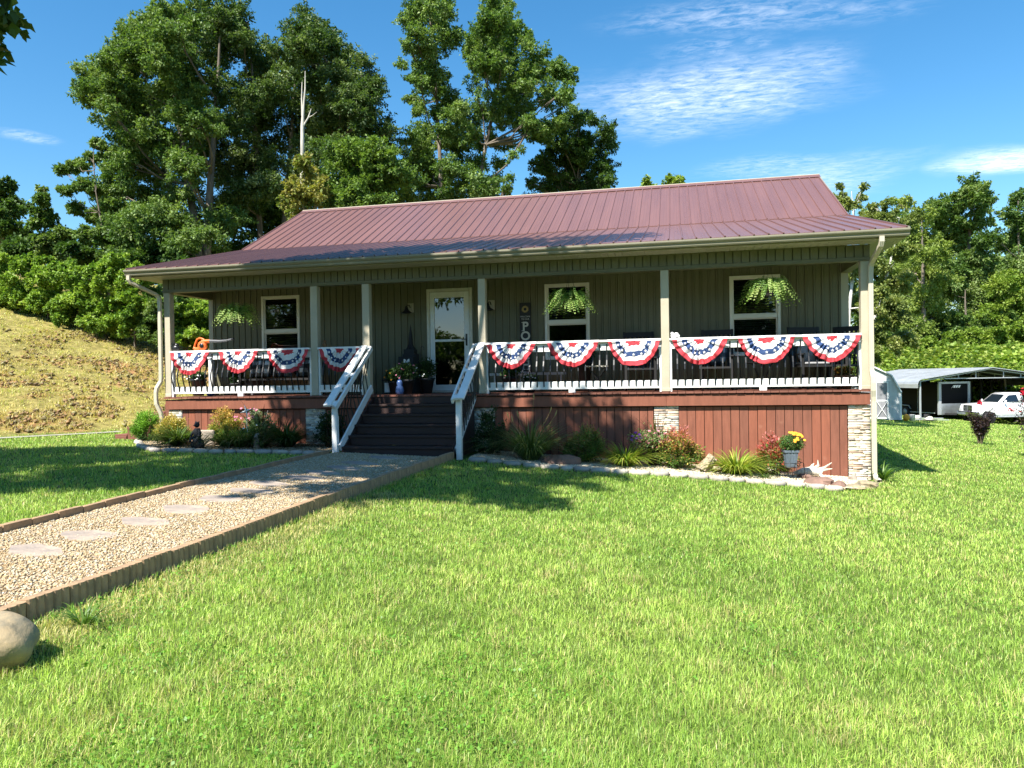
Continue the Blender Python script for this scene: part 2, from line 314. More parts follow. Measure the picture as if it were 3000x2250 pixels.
so = bpy.data.objects.new('sun', sl); COL.objects.link(so); so.location = (0, -20, 30); so.rotation_euler = SUN.to_track_quat('-Z', 'Y').to_euler()
scene.view_settings.view_transform = 'Standard'; scene.view_settings.look = 'None'; scene.view_settings.exposure = 1.25; scene.view_settings.gamma = 1
scene.render.engine = 'CYCLES'
# ================================================================ HOUSE
house = thing('house', 'single storey house with maroon metal roof, olive siding and full width front porch', 'house', (6.65, 1.4, -1.08))
W0, W1, YW, YB = 0.02, 13.28, 1.40, 12.0
XL, XR = -.46, 13.76
wins = [(1.31, 2.22), (7.61, 8.51), (11.18, 12.10)]; WZ0, WZ1 = .63, 2.15
ops = [(a+.03, b-.03, WZ0+.03, WZ1-.03) for a, b in wins]+[(5.17, 6.05, -.02, 2.10)]
mb = MB(); x = W0; k = 0
while x < W1-.001:
    for wdt, yo in ((.104, 0.0), (.006, .02), (.030, -.016), (.006, .02)):
        x1 = min(x+wdt, W1)
        if x1 <= x: break
        cuts = sorted({x, x1}|{c for o in ops for c in o[:2] if x < c < x1})
        for a, b in zip(cuts[:-1], cuts[1:]):
            zs = [-.03, 2.42]; mid = (a+b)/2; segs = [(-.03, 2.42)]
            for o in ops:
                if o[0] < mid < o[1]: segs = [(-.03, o[2]), (o[3], 2.42)]
            for z0, z1 in segs:
                if z1-z0 > .01: mb.box(a, b, YW+yo, YW+.12, z0, z1)
        x = x1
mb.build('front_wall', MT['siding'], house)
mb = MB(); zb = 3.0
for xx in (W0, W1):
    s = .12 if xx == W0 else -.12
    mb.add([(xx, YW, -1.7), (xx, YB, -1.7), (xx, YB, 2.45), (xx, 6.65, 5.12), (xx, 3.5, 3.44), (xx, YW, 2.9), (xx+s, YW, -1.7), (xx+s, YB, -1.7), (xx+s, YB, 2.45), (xx+s, 6.65, 5.12), (xx+s, 3.5, 3.44), (xx+s, YW, 2.9)],
        [(0, 1, 2, 3, 4, 5), (11, 10, 9, 8, 7, 6), (0, 6, 7, 1), (0, 5, 11, 6)])
    for i in range(70):
        y = YW+.2+i*.15
        if y > YB-.1: break
        zt = (2.9+.257*(y-YW)) if y < 3.5 else (3.44+.53*(y-3.5) if y < 6.65 else 5.12-.5*(y-6.65))
        xo = -.011 if xx == W0 else .0
        mb.box(xx+xo, xx+xo+.011, y, y+.034, -.3, zt-.05)
mb.box(W0, W1, YB-.12, YB, -1.7, 2.4); mb.box(W0+.13, W1-.13, YW+.13, YB-.13, -.06, -.03); mb.box(W0+.13, W1-.13, YW+.13, YB-.13, 2.45, 2.5)
mb.build('side_and_back_walls', MT['siding'], house)
for a, b in ((W0-.012, W0+.09), (W1-.12, W1+.012)): mb = MB(); mb.box(a, b, YW-.022, YW+.06, -.02, 2.36); mb.build('corner_trim', MT['trim'], house)
# ---- windows
def window(x0, x1, z0, z1, blind_low):
    mb = MB(); t = .052; y0 = YW-.03; y1 = YW+.09
    mb.box(x0, x0+t, y0, y1, z0, z1); mb.box(x1-t, x1, y0, y1, z0, z1); mb.box(x0+t, x1-t, y0, y1, z1-t, z1); mb.box(x0+t, x1-t, y0, y1, z0, z0+t)
    zm = z0+(z1-z0)*.49
    mb.box(x0+t, x1-t, YW-.012, YW+.06, zm-.035, zm+.035)
    for a, b, za, zz, yy in ((x0+t, x1-t, zm+.035, z1-t, YW+.0), (x0+t, x1-t, z0+t, zm-.035, YW+.02)):
        mb.box(a, a+.028, yy, yy+.03, za, zz); mb.box(b-.028, b, yy, yy+.03, za, zz); mb.box(a+.028, b-.028, yy, yy+.03, za, za+.02); mb.box(a+.028, b-.028, yy, yy+.03, zz-.02, zz)
    f = mb.build('window', MT['vinyl'], house, bevel=.004)
    p = MB(); p.add([(x0+t, YW+.015, zm), (x1-t, YW+.015, zm), (x1-t, YW+.015, z1-t), (x0+t, YW+.015, z1-t)], [(0, 1, 2, 3)]); p.build('pane', MT['glassm'], f)
    p = MB(); p.add([(x0+t, YW+.036, z0+t), (x1-t, YW+.036, z0+t), (x1-t, YW+.036, zm), (x0+t, YW+.036, zm)], [(0, 1, 2, 3)]); p.build('pane', MT['glassm'], f)
    b = MB(); z = z1-.08
    while z > blind_low:
        b.add([(x0+.04, YW+.07, z-.018), (x1-.04, YW+.07, z-.018), (x1-.04, YW+.105, z+.012), (x0+.04, YW+.105, z+.012)], [(0, 1, 2, 3)]); z -= .045
    b.box(x0+.04, x1-.04, YW+.07, YW+.11, z1-.075, z1-.03)
    b.build('blind', MT['vinyl'], f)
for (a, b), lo in zip(wins, (.7, 1.42, .7)): window(a, b, WZ0, WZ1, lo)
# ---- storm door
dx0, dx1 = 5.12, 6.10
mb = MB(); mb.box(dx0, dx0+.065, YW-.035, YW+.12, 0, 2.15); mb.box(dx1-.065, dx1, YW-.035, YW+.12, 0, 2.15); mb.box(dx0+.065, dx1-.065, YW-.035, YW+.12, 2.085, 2.15); mb.box(dx0+.065, dx1-.065, YW-.05, YW+.12, 0, .035)
mb.build('door_frame', MT['cream'], house, bevel=.004)
mb = MB(); a, b = dx0+.07, dx1-.07; y0, y1 = YW-.025, YW+.012
mb.box(a, a+.095, y0, y1, .04, 2.08); mb.box(b-.11, b, y0, y1, .04, 2.08); mb.box(a+.095, b-.11, y0, y1, 1.96, 2.08); mb.box(a+.095, b-.11, y0, y1, .04, .16); mb.box(a+.095, b-.11, y0, y1, 1.05, 1.10)
sd = mb.build('storm_door', MT['white'], house, bevel=.004)
for za, zz in ((.16, 1.05), (1.10, 1.96)):
    p = MB(); p.add([(a+.095, YW-.005, za), (b-.11, YW-.005, za), (b-.11, YW-.005, zz), (a+.095, YW-.005, zz)], [(0, 1, 2, 3)]); p.build('pane', MT['doorglass'], sd)
mb = MB(); mb.box(b-.075, b-.04, y0-.012, y0, .96, 1.2); mb.tube([(b-.055, y0-.012, 1.09), (b-.055, y0-.05, 1.09), (b-.15, y0-.055, 1.085)], .009, 6); mb.build('handle', MT['black'], sd)
mb = MB(); mb.box(dx0+.08, dx1-.08, YW+.085, YW+.11, 0, 2.06); mb.build('inner_door', MT['signb'], house)
# ---- wall lamps
def lamp(x, z):
    mb = MB(); mb.box(x-.055, x+.075, YW-.035, YW-.011, z-.08, z+.11); f = mb.build('wall_lamp', MT['trim'], house)
    mb = MB(); mb.tube([(x, YW-.03, z+.02), (x, YW-.09, z+.07), (x-.02, YW-.16, z+.06), (x-.02, YW-.2, z-.01)], .011, 8)
    mb.lathe([(.018, .06), (.03, .04), (.035, 0), (.06, -.04), (.115, -.075), (.12, -.085), (.112, -.083), (.05, -.045), (.0, -.04)], (x-.02, YW-.2, z-.02), 20); mb.build('lamp_shade', MT['black'], f)
lamp(4.76, 1.76); lamp(6.50, 1.76)
# ---- roof
def roof_sheet(name, y0, z0, y1, z1, rib=.024, lip=0):
    """ribbed panels running up slope; cross-section along X"""
    d = Vector((0, y1-y0, z1-z0)); L = d.length; d.normalize(); nrm = Vector((0, -d.z, d.y)); p = .2286
    xs = []; x = XL
    while x < XR-.01:
        xs += [(x, 0), (x+.004, rib), (x+.022, rib), (x+.034, 0), (x+.098, 0), (x+.103, .003), (x+.113, .003), (x+.118, 0), (x+.158, 0), (x+.163, .003), (x+.173, .003), (x+.178, 0)]; x += p
    xs.append((XR, 0)); n = len(xs); vs = []
    for tq in (0, L):
        for xx, h in xs: q = Vector((min(xx, XR), y0, z0))+d*tq+nrm*h; vs.append(q)
    for tq in (0, L):
        for xx, h in xs: q = Vector((min(xx, XR), y0, z0))+d*tq+nrm*(h-.002)+Vector((0, 0, -.012)); vs.append(q)
    fs = [(i, i+1, n+i+1, n+i) for i in range(n-1)]+[(2*n+i+1, 2*n+i, 3*n+i, 3*n+i+1) for i in range(n-1)]+[(i+1, i, 2*n+i, 2*n+i+1) for i in range(n-1)]+[(0, n, 3*n, 2*n), (2*n-1, n-1, 3*n-1, 4*n-1)]
    mb = MB(); mb.add(vs, fs); return mb.build(name, MT['roof'], house)
roof_sheet('porch_roof', -.60, 2.545, 3.50, 3.600)
roof_sheet('main_roof', 3.46, 3.607, 6.65, 5.262)
mb = MB(); mb.add([(XL, 6.65, 5.262), (XR, 6.65, 5.262), (XR, 12.6, 2.3), (XL, 12.6, 2.3), (XL, 6.65, 5.24), (XR, 6.65, 5.24), (XR, 12.6, 2.28), (XL, 12.6, 2.28)], [(0, 1, 2, 3), (7, 6, 5, 4)]); mb.build('rear_roof', MT['roof'], house)
mb = MB(); mb.add([(XL-.01, 6.48, 5.195), (XR+.01, 6.48, 5.195), (XR+.01, 6.65, 5.30), (XL-.01, 6.65, 5.30), (XL-.01, 6.82, 5.195), (XR+.01, 6.82, 5.195), (XL-.01, 6.65, 5.285), (XR+.01, 6.65, 5.285)], [(0, 1, 2, 3), (3, 2, 5, 4), (0, 3, 6), (2, 1, 7), (3, 4, 6), (5, 2, 7)])
mb.m = 1; mb.tube([(XL-.01, 6.65, 5.298), (XR+.01, 6.65, 5.298)], .013, 8); mb.build('ridge_cap', [MT['roof'], MT['trim']], house)
# closures under the eave ribs + rake trim
for xx, s in ((XL, 1), (XR, -1)):
    mb = MB()
    for (ya, za), (yb, zb2) in (((-.6, 2.545), (3.5, 3.6)), ((3.5, 3.6), (6.65, 5.262)), ((6.65, 5.262), (12.6, 2.3))):
        xa = xx-.012*s; xb = xx+.012*s
        vs = [(xa, ya, za+.012), (xb, ya, za+.012), (xb, ya, za-.13), (xa, ya, za-.13), (xa, yb, zb2+.012), (xb, yb, zb2+.012), (xb, yb, zb2-.13), (xa, yb, zb2-.13)]
        mb.add(vs, [(0, 1, 2, 3), (7, 6, 5, 4), (0, 4, 5, 1), (1, 5, 6, 2), (2, 6, 7, 3), (3, 7, 4, 0)])
    mb.build('rake_trim', MT['gutter'], house)
mb = MB(); x = XL+.02
mb.box(XL+.02, XR-.02, -.55, -.535, 2.40, 2.53); mb.build('fascia', MT['gutter'], house)
mb = MB()
mb.prism([(-.556, 2.53), (-.556, 2.415), (-.62, 2.41), (-.632, 2.43), (-.635, 2.455), (-.665, 2.485), (-.672, 2.50), (-.672, 2.525), (-.655, 2.528), (-.655, 2.515), (-.66, 2.505), (-.63, 2.465), (-.62, 2.43), (-.565, 2.425), (-.565, 2.53)], XL+.0, XR-.0)
mb.build('gutter', MT['gutter'], house, recalc=True)
# soffit with seams
mb = MB(); x = XL+.02
while x < XR-.03:
    x1 = min(x+.128, XR-.02); mb.box(x, x1-.006, -.535, -.085, 2.392, 2.402); x += .128
mb.box(XL+.02, XR-.02, -.535, -.085, 2.403, 2.41)
for xa, xb in ((XL+.02, -.04), (13.32, XR-.02)):
    y = -.08
    while y < 11.9: mb.box(xa, xb, y, y+.122, 2.392, 2.402); y += .128
mb.build('soffit', MT['soffit'], house)
# porch beam with vertical siding
mb = MB(); x = -.03; mb.box(-.03, 13.31, -.040, .075, 2.13, 2.392)
while x < 13.30:
    x1 = min(x+.122, 13.31); mb.box(x, x1, -.076, -.0405, 2.185, 2.375); x += .138
mb.box(-.035, 13.315, -.086, -.066, 2.145, 2.18); mb.box(-.035, 13.315, -.08, -.066, 2.376, 2.391); mb.box(-.036, 13.316, -.08, .08, 2.122, 2.144)
for a, b in ((-.035, .115), (13.165, 13.315)): mb.box(a, b, .081, YW-.012, 2.122, 2.392)
mb.build('porch_beam', MT['siding'], house)
mb = MB()
for a, b in ((.116, 13.164),):
    y = .085
    while y < YW-.03: mb.box(a, b, y, min(y+.122, YW-.02), 2.375, 2.385); y += .128
mb.build('porch_ceiling', MT['soffit'], house)
# ---- posts
PX = [(-.03, .11), (3.23, 3.375), (4.31, 4.455), (6.61, 6.745), (9.92, 10.06), (13.17, 13.31)]
for a, b in PX:
    mb = MB(); mb.box(a, b, -.06, .08, -.005, 2.121); mb.box(a-.006, b+.006, -.066, .086, 0, .06); mb.build('porch_post', MT['post'], house, bevel=.005)
mb = MB(); mb.box(.03, .12, 1.3, 1.39, -.005, .93); mb.build('rail_post', MT['white'], house, bevel=.004)
# ---- deck
mb = MB(); x = -.03; rn = random.Random(3)
while x < 13.3:
    x1 = min(x+.136, 13.31); mb.box(x, x1-.005, -.115-rn.uniform(0, .008), YW-.03, -.04, -.006+rn.uniform(-.002, .001)); x += .14
mb.build('deck', MT['deck'], house)
mb = MB(); mb.box(-.01, 4.5, -.085, -.045, -.255, -.06); mb.box(6.52, 9.99, -.085, -.045, -.255, -.06); mb.box(9.993, 13.29, -.086, -.045, -.255, -.06); mb.box(4.5, 6.52, -.07, -.045, -.255, -.06)
mb.box(-.012, .03, -.04, YW, -.255, -.06); mb.box(13.25, 13.292, -.04, YW, -.255, -.06)
mb.build('rim_board', MT['skirt'], house, bevel=.003)
# ---- skirt panels
def skirt(x0, x1):
    mb = MB(); x = x0; rn = random.Random(int(x0*10))
    while x < x1-.02:
        wd = .146+rn.uniform(-.003, .003); xe = min(x+wd, x1); yo = rn.uniform(-.003, .003)
        zb_ = min(H(x, 0), H(xe, 0))-.05
        mb.m = rn.choice((0, 1, 2)); mb.box(x, xe-.010, -.02+yo, .0+yo, zb_, -.275); x += wd
    mb.m = 3; mb.box(x0, x1, .012, .03, H(x1, 0)-.05, -.27); mb.build('skirt_panel', [MT['skirt'], MT['skirt_b'], MT['skirt_c'], MT['groove']], house)
for a, b in ((.335, 3.08), (3.5, 4.5), (6.895, 9.775), (10.205, 12.955)): skirt(a, b)
# ---- stone pillars
def stone_pillar(x0, x1, y0, y1, zt, seed):
    rn = random.Random(seed); V = []; Fc = []; C = []
    zb_ = min(H(x0, y0), H(x1, y0))-.08
    def bx(a, b, c, d, e, f, col):
        i = len(V); V.extend([(a, c, e), (b, c, e), (b, d, e), (a, d, e), (a, c, f), (b, c, f), (b, d, f), (a, d, f)])
        Fc.extend([(i, i+3, i+2, i+1), (i+4, i+5, i+6, i+7), (i, i+1, i+5, i+4), (i+1, i+2, i+6, i+5), (i+2, i+3, i+7, i+6), (i+3, i, i+4, i+7)]); C.extend([col]*8)
    pal = [(.56, .49, .38), (.50, .42, .31), (.60, .55, .46), (.40, .33, .26), (.30, .26, .23), (.52, .40, .28), (.62, .58, .50), (.46, .34, .25), (.55, .50, .42)]
    bx(x0+.03, x1-.03, y0+.03, y1-.03, zb_, zt, (.30, .25, .20))
    z = zb_
    while z < zt-.008:
        h = min(rn.choice((.022, .028, .034, .045)), zt-z); x = x0
        while x < x1-.01:
            wd = min(rn.uniform(.06, .24), x1-x);
            if x1-x-wd < .04: wd = x1-x
            dp = rn.uniform(0, .014); c = rn.choice(pal); q = rn.uniform(.8, 1.12); bx(x+.001, x+wd-.001, y0+dp, y0+.05, z+.001, z+h-.001, tuple(min(.8, v*q*1.4) for v in c)); x += wd
        for xs_, s in ((x0, 1), (x1, -1)):
            y = y0+.03
            while y < y1-.01:
                wd = min(rn.uniform(.08, .25), y1-y); dp = rn.uniform(0, .02)*s; c = rn.choice(pal); q = rn.uniform(.8, 1.12)
                a, b = (xs_+dp, xs_+.045) if s > 0 else (xs_-.045, xs_+dp)
                bx(a, b, y+.001, y+wd-.001, z+.002, z+h-.002, tuple(min(.8, v*q*1.4) for v in c)); y += wd
        z += h
    np_mesh('stone_pillar', np.array(V), [np.array(Fc)], np.array(C), MT['stone'], house)
for i, (a, b) in enumerate(((.03, .33), (3.085, 3.495), (6.485, 6.885), (9.78, 10.2), (12.96, 13.30))): stone_pillar(a, b, -.045, .34, -.262, i+1)
for xx in (.05, 13.2): mb = MB(); mb.box(xx, xx+.02, .35, YB-.1, H(xx, 3)-.4, -.26); mb.build('side_skirt', MT['skirt'], house)
# ---- downspouts
def dsp(pts, name='downspout'):
    mb = MB(); w_, d_ = .075, .055
    rings = []
    for i, p in enumerate(pts):
        p = Vector(p); d = (Vector(pts[min(i+1, len(pts)-1)])-Vector(pts[max(i-1, 0)])).normalized(); sx = Vector((1, 0, 0)); ss = (sx-d*sx.dot(d)).normalized(); u = ss.cross(d).normalized()
        rings.append([p+ss*w_/2*a+u*d_/2*b for a, b in ((-1, -.7), (-.75, -1), (-.3, -.85), (0, -1), (.3, -.85), (.75, -1), (1, -.7), (1, 1), (-1, 1))])
    n_ = 9; vs = [q for r in rings for q in r]; fs = [(i*n_+j, i*n_+(j+1) % n_, (i+1)*n_+(j+1) % n_, (i+1)*n_+j) for i in range(len(pts)-1) for j in range(n_)]
    mb.add(vs, fs); mb.add(rings[0], [tuple(range(8, -1, -1))]); mb.build(name, MT['dspout'], house, recalc=True)
zb_ = H(-.05, -.1)
dsp([(-.38, -.62, 2.42), (-.38, -.62, 2.34), (-.36, -.59, 2.28), (-.12, -.17, 2.08), (-.085, -.125, 2.02), (-.08, -.115, 1.9), (-.08, -.115, .42), (-.085, -.12, .32), (-.13, -.19, .18), (-.14, -.2, .1), (-.14, -.2, -.06), (-.13, -.2, -.14), (-.06, -.17, -.32), (-.05, -.16, -.4), (-.05, -.16, zb_+.04), (-.05, -.26, zb_+.0)])
zb_ = H(13.35, -.2)
dsp([(13.36, -.62, 2.42), (13.36, -.62, 2.34), (13.355, -.59, 2.28), (13.32, -.17, 2.08), (13.315, -.125, 2.02), (13.31, -.115, 1.9), (13.31, -.115, .36), (13.31, -.12, .30), (13.315, -.17, .2), (13.315, -.18, .1), (13.315, -.18, -.02), (13.32, -.15, -.12), (13.33, -.14, -.2), (13.33, -.14, zb_+.14), (13.34, -.18, zb_+.06), (13.36, -.32, zb_+.03)])
# ---- railings
rail_i = 0
def baluster_pts(o, out, zt, zb__):
    P = []
    for k in range(9):
        t = k/8; z = zt+(zb__-zt)*t
        bulge = .062*math.exp(-((t-.62)/.2)**2)-.018*math.exp(-((t-.22)/.16)**2)-.012*math.exp(-((t-.93)/.06)**2)
        P.append((o[0]+out[0]*bulge, o[1]+out[1]*bulge, z))
    return P
def flat_bar(mb, P, w_, d_, side, out):
    vs = []
    for p in P:
        p = Vector(p); s = Vector(side)*w_/2; u = Vector(out)*d_/2; vs += [p-s-u, p+s-u, p+s+u, p-s+u]
    k = len(P); fs = [(i*4+j, i*4+(j+1) % 4, (i+1)*4+(j+1) % 4, (i+1)*4+j) for i in range(k-1) for j in range(4)]+[(3, 2, 1, 0), (4*k-4, 4*k-3, 4*k-2, 4*k-1)]
    mb.add(vs, fs)
def railing(x0, x1, nb, first=None, step=.1268):
    mb = MB(); mb.box(x0, x1, -.095, .045, .888, .926); mb.build_ = None
    r = mb.build('porch_railing', MT['white'], house, bevel=.004)
    m2 = MB(); m2.box(x0, x1, -.04, -.002, .742, .887); m2.build('under_rail', MT['white'], r, bevel=.003)
    m2 = MB(); m2.box(x0, x1, -.04, -.002, .058, .198); mx = (x0+x1)/2
    if x1-x0 > 2: m2.box(mx-.06, mx+.06, -.045, .02, -.004, .0575)
    m2.build('bottom_rail', MT['white'], r, bevel=.003)
    m2 = MB(); m2.box(x0-.0, x0+.035, -.045, .04, -.004, .887); m2.build('end_post', MT['white'], r); m2 = MB(); m2.box(x1-.035, x1-.0, -.045, .04, -.004, .887); m2.build('end_post', MT['white'], r)
    x = first
    while x < x1-.04:
        b = MB(); flat_bar(b, baluster_pts((x, -.049, 0), (0, -1, 0), .85, .105), .021, .014, (1, 0, 0), (0, 1, 0))
        b.lathe([(0, 0), (.005, 0), (.005, .003), (0, .003)], (x, -.058, .118), 6); b.build('baluster', MT['black'], r); x += step
    return r
railing(.115, 3.228, 24, .165); railing(3.378, 4.308, 7, 3.5); railing(6.748, 9.918, 25, 6.81); railing(10.062, 13.168, 24, 10.19)
# right side rail
mb = MB(); mb.box(13.19, 13.31, .09, YW-.03, .888, .926); r = mb.build('porch_railing', MT['white'], house)
m2 = MB(); m2.box(13.25, 13.288, .09, YW-.03, .742, .887); m2.build('under_rail', MT['white'], r)
m2 = MB(); m2.box(13.25, 13.288, .09, YW-.03, .058, .198); m2.build('bottom_rail', MT['white'], r)
y = .2
while y < 1.32:
    b = MB(); flat_bar(b, baluster_pts((13.297, y, 0), (1, 0, 0), .85, .105), .021, .014, (0, 1, 0), (1, 0, 0)); b.build('baluster', MT['black'], r); y += .1268
# ---- front stairs
mb = MB(); RS, TR = .172, .27; sx0, sx1 = 4.52, 6.50
for k in range(0, 6):
    z = -RS*k; yf = -.10-TR*k
    if k > 0: mb.box(sx0, sx1, yf-.03, yf+TR-.03, z-.04, z)
    zb_ = -RS*(k+1) if k < 5 else -1.15
    mb.box(sx0+.02, sx1-.02, yf, yf+.025, zb_, z-.04 if k > 0 else -.255 if False else z-.04)
for xx in (sx0-.02, sx1-.02):
    n_ = 6; mb.add([(xx, -.10, -.05), (xx, -.1-TR*5, -.05-RS*5), (xx, -.1-TR*5, -1.2), (xx, -.1, -1.2), (xx+.04, -.10, -.05), (xx+.04, -.1-TR*5, -.05-RS*5), (xx+.04, -.1-TR*5, -1.2), (xx+.04, -.1, -1.2)], [(0, 1, 2, 3), (7, 6, 5, 4), (0, 4, 5, 1), (1, 5, 6, 2)])
mb.build('front_steps', MT['stair'], house, bevel=.004)
def stair_rail(s, xc, yn, zb_):
    """s=+1: inner side is +X (left rail)"""
    y1, z1_ = 0.0-.06, .93; y0 = yn-.16; sl_ = .675; z0 = z1_-sl_*(y1-y0)
    A = Vector((xc-s*.04, y0, z0)); B = Vector((xc-s*.04, y1, z1_))
    mb = MB(); mb.beam(A, B, .135, .038); r = mb.build('stair_rail', MT['white'], house, bevel=.004)
    mb = MB(); ofs = Vector((s*.145, 0, -.045)); mb.beam(A+ofs+Vector((0, .02, 0)), B+ofs, .036, .088)
    for f in (.02, .48, .96):
        c = A.lerp(B, f); c2 = A.lerp(B, f+.05); o2 = Vector((s*.097, 0, -.03)); mb.beam(c+o2, c2+o2, .06, .05)
    mb.build('inner_rail', MT['white'], r, bevel=.003)
    mb = MB(); mb.box(xc-.045+s*.03, xc+.045+s*.03, yn-.045, yn+.045, zb_-.05, z1_-sl_*(y1-yn)-.025); mb.build('newel_post', MT['white'], r, bevel=.004)
    mb = MB(); C0 = Vector((xc+s*.105, yn+.02, zb_+.13)); C1 = Vector((xc+s*.095, -.06, zb_+.13+sl_*(-.06-yn-.02)+.06)); mb.beam(C0, C1, .036, .135); mb.build('lower_rail', MT['white'], r, bevel=.003)
    for k in range(10):
        f = .06+k*.094; top = (A+ofs).lerp(B+ofs, f+.04); bot = C0.lerp(C1, f); bot.x -= s*.026; top.x -= s*.026
        b = MB(); P = []
        for q in range(9):
            t = q/8; p = top.lerp(bot, t); p.x -= s*.05*math.exp(-((t-.6)/.2)**2); P.append(p)
        flat_bar(b, P, .02, .014, (0, 1, 0), (1, 0, 0)); b.build('baluster', MT['black'], r)
stair_rail(1, 4.39, -1.50, H(4.4, -1.5)-.02); stair_rail(-1, 6.63, -1.36, H(6.6, -1.4))
# ---- side steps (left end)
mb = MB()
for k in range(5):
    xa = -.06-.31*k; z = -.16*(k+1); mb.box(xa-.31, xa, .35, 1.25, z-.04, z); mb.box(xa-.28, xa-.255, .37, 1.23, z-.17 if k < 4 else z-.3, z-.04); mb.box(xa-.28, xa-.0, .33, .36, z-.5, z-.0401)
    mb.box(xa-.28, xa, 1.24, 1.27, z-.5, z-.0401)
mb.build('side_steps', MT['deck'], house, bevel=.004)
# electric meter on the right wall
mb = MB(); mb.box(13.29, 13.40, 2.2, 2.5, -.4, .1); mb.tube([(13.34, 2.35, -.4), (13.34, 2.35, -1.6)], .02, 8); mb.build('meter_box', MT['greyp'], house)
# ================================================================ GROUND
def inpoly(x, y, P):
    x = np.asarray(x); y = np.asarray(y); r = np.zeros(x.shape, bool); n = len(P)
    for i in range(n):
        x0, y0 = P[i]; x1, y1 = P[(i+1) % n]
        c = ((y0 > y) != (y1 > y)) & (x < (x1-x0)*(y-y0)/((y1-y0) if y1 != y0 else 1e-9)+x0); r ^= c
    return r
bedL = [(-.75, .25), (-.33, -.4), (.38, -1.2), (1.1, -1.72), (1.55, -1.66), (2.33, -1.7), (2.96, -1.58), (3.68, -1.58), (4.26, -1.62), (4.28, -.1), (-.05, -.1), (-.1, .25)]
bedR = [(6.70, -.1), (6.78, -1.42), (7.4, -1.5), (8.04, -1.6), (8.67, -1.6), (9.1, -1.62), (9.72, -1.58), (10.43, -1.5), (11.1, -1.58), (12.0, -1.55), (12.35, -1.62), (12.75, -1.5), (13.02, -1.05), (13.15, -.5), (13.2, -.1)]
def pathL(y): return np.interp(y, [-14, -8.2, -5.35, -3.2, -1.5], [4.70, 4.63, 4.45, 4.37, 4.38])
def pathR(y): return np.interp(y, [-14, -5, -1.45], [6.56, 6.52, 6.50])
driveL = [gp(x, y)[:2] for x, y in ((-300, 1300), (0, 1286), (150, 1278), (300, 1270), (352, 1266))]
def near_line(x, y, P, w_):
    m = np.full(np.shape(x), 1e9)
    for (x0, y0), (x1, y1) in zip(P[:-1], P[1:]):
        dx, dy = x1-x0, y1-y0; t = np.clip(((x-x0)*dx+(y-y0)*dy)/(dx*dx+dy*dy), 0, 1); m = np.minimum(m, np.hypot(x-x0-t*dx, y-y0-t*dy))
    return m < w_
# ground sheet
ax = np.concatenate([np.linspace(-260, -40, 22), np.arange(-38, 36, .3), np.linspace(37, 70, 34), np.linspace(76, 300, 24)])
ay = np.concatenate([np.linspace(-120, -20, 12), np.arange(-18, 36, .3), np.linspace(37, 90, 54), np.linspace(96, 400, 24)])
X, Y = np.meshgrid(ax, ay); Z = Hf(X, Y)
# sink far rim slightly so that the horizon stays hidden behind trees
hm = sstep(-.2, 1.2, hill_amt(X, Y)) * sstep(26, 14, hill_amt(X, Y)*0+np.clip(-bank_amt(X, Y), -30, 30)*0+10)
hm = sstep(-.2, 1.2, hill_amt(X, Y))
bk = sstep(-2, 3, bank_amt(X, Y))
patch = vnoise(X, Y, .8, 21)*.42+vnoise(X, Y, 2.3, 22)*.3+vnoise(X, Y, 5.5, 23)*.28
g0 = np.array([.085, .12, .028]); dirt = np.array([.30, .165, .075]); strw = np.array([.25, .21, .07]); und = np.array([.10, .16, .03])
C = np.ones(X.shape+(3,))*g0
dm = (sstep(.54, .66, patch)*sstep(12, 7, hill_amt(X, Y)))[..., None]
hc = strw*(1-dm)+dirt*dm
C = C*(1-hm[..., None])+hc*hm[..., None]; C = C*(1-bk[..., None])+und*bk[..., None]
ny, nx = X.shape; idx = np.arange(ny*nx).reshape(ny, nx)
Fq = np.stack([idx[:-1, :-1], idx[:-1, 1:], idx[1:, 1:], idx[1:, :-1]], -1).reshape(-1, 4)
gnd = np_mesh('ground', np.stack([X, Y, Z-.004], -1).reshape(-1, 3), [Fq], C.reshape(-1, 3), attrmat('ground_soil', .95, .6, 9, .1, .3, 5), smooth=True); tag(gnd, kind='structure')
# beds and path surfaces
def sheet(name, P, dz, m, kind='structure', step=.12, col=None):
    P = [tuple(p) for p in P]; xs = [p[0] for p in P]; ys = [p[1] for p in P]
    import mathutils.geometry as mg
    # fine grid clipped by polygon
    gx = np.arange(min(xs), max(xs)+step, step); gy = np.arange(min(ys), max(ys)+step, step)
    V = []; F = []; key = {}
    def vid(i, j):
        if (i, j) not in key: key[(i, j)] = len(V); V.append((gx[i], gy[j], H(gx[i], gy[j])+dz))
        return key[(i, j)]
    for i in range(len(gx)-1):
        for j in range(len(gy)-1):
            if inpoly(np.array([gx[i]+step/2]), np.array([gy[j]+step/2]), P)[0]: F.append((vid(i, j), vid(i+1, j), vid(i+1, j+1), vid(i, j+1)))
    mb = MB(); mb.add(V, F, True); o = mb.build(name, m); tag(o, kind=kind); return o
bedm = mat('bed_mulch', (.56, .47, .31), .95, .3, 30, .8, 60, c2=(.34, .26, .16))
sheet('garden_bed', bedL, .03, mat('dark_mulch', (.16, .13, .09), .95, .4, 30, .8, 60, c2=(.07, .05, .03))); sheet('garden_bed', bedR, .03, bedm)
pthP = [(float(pathL(y))+.02, y) for y in np.linspace(-13.5, -1.5, 20)]+[(float(pathR(y))-.03, y) for y in np.linspace(-1.5, -13.5, 20)]
sheet('path', pthP, .035, bedm, step=.06)
dm_ = mat('drive_gravel', (.30, .28, .23), .95, .25, 30, .6, 60)
dv = MB(); w_ = .12
pp = [Vector((float(a), float(b), 0)) for a, b in driveL]; vs = []
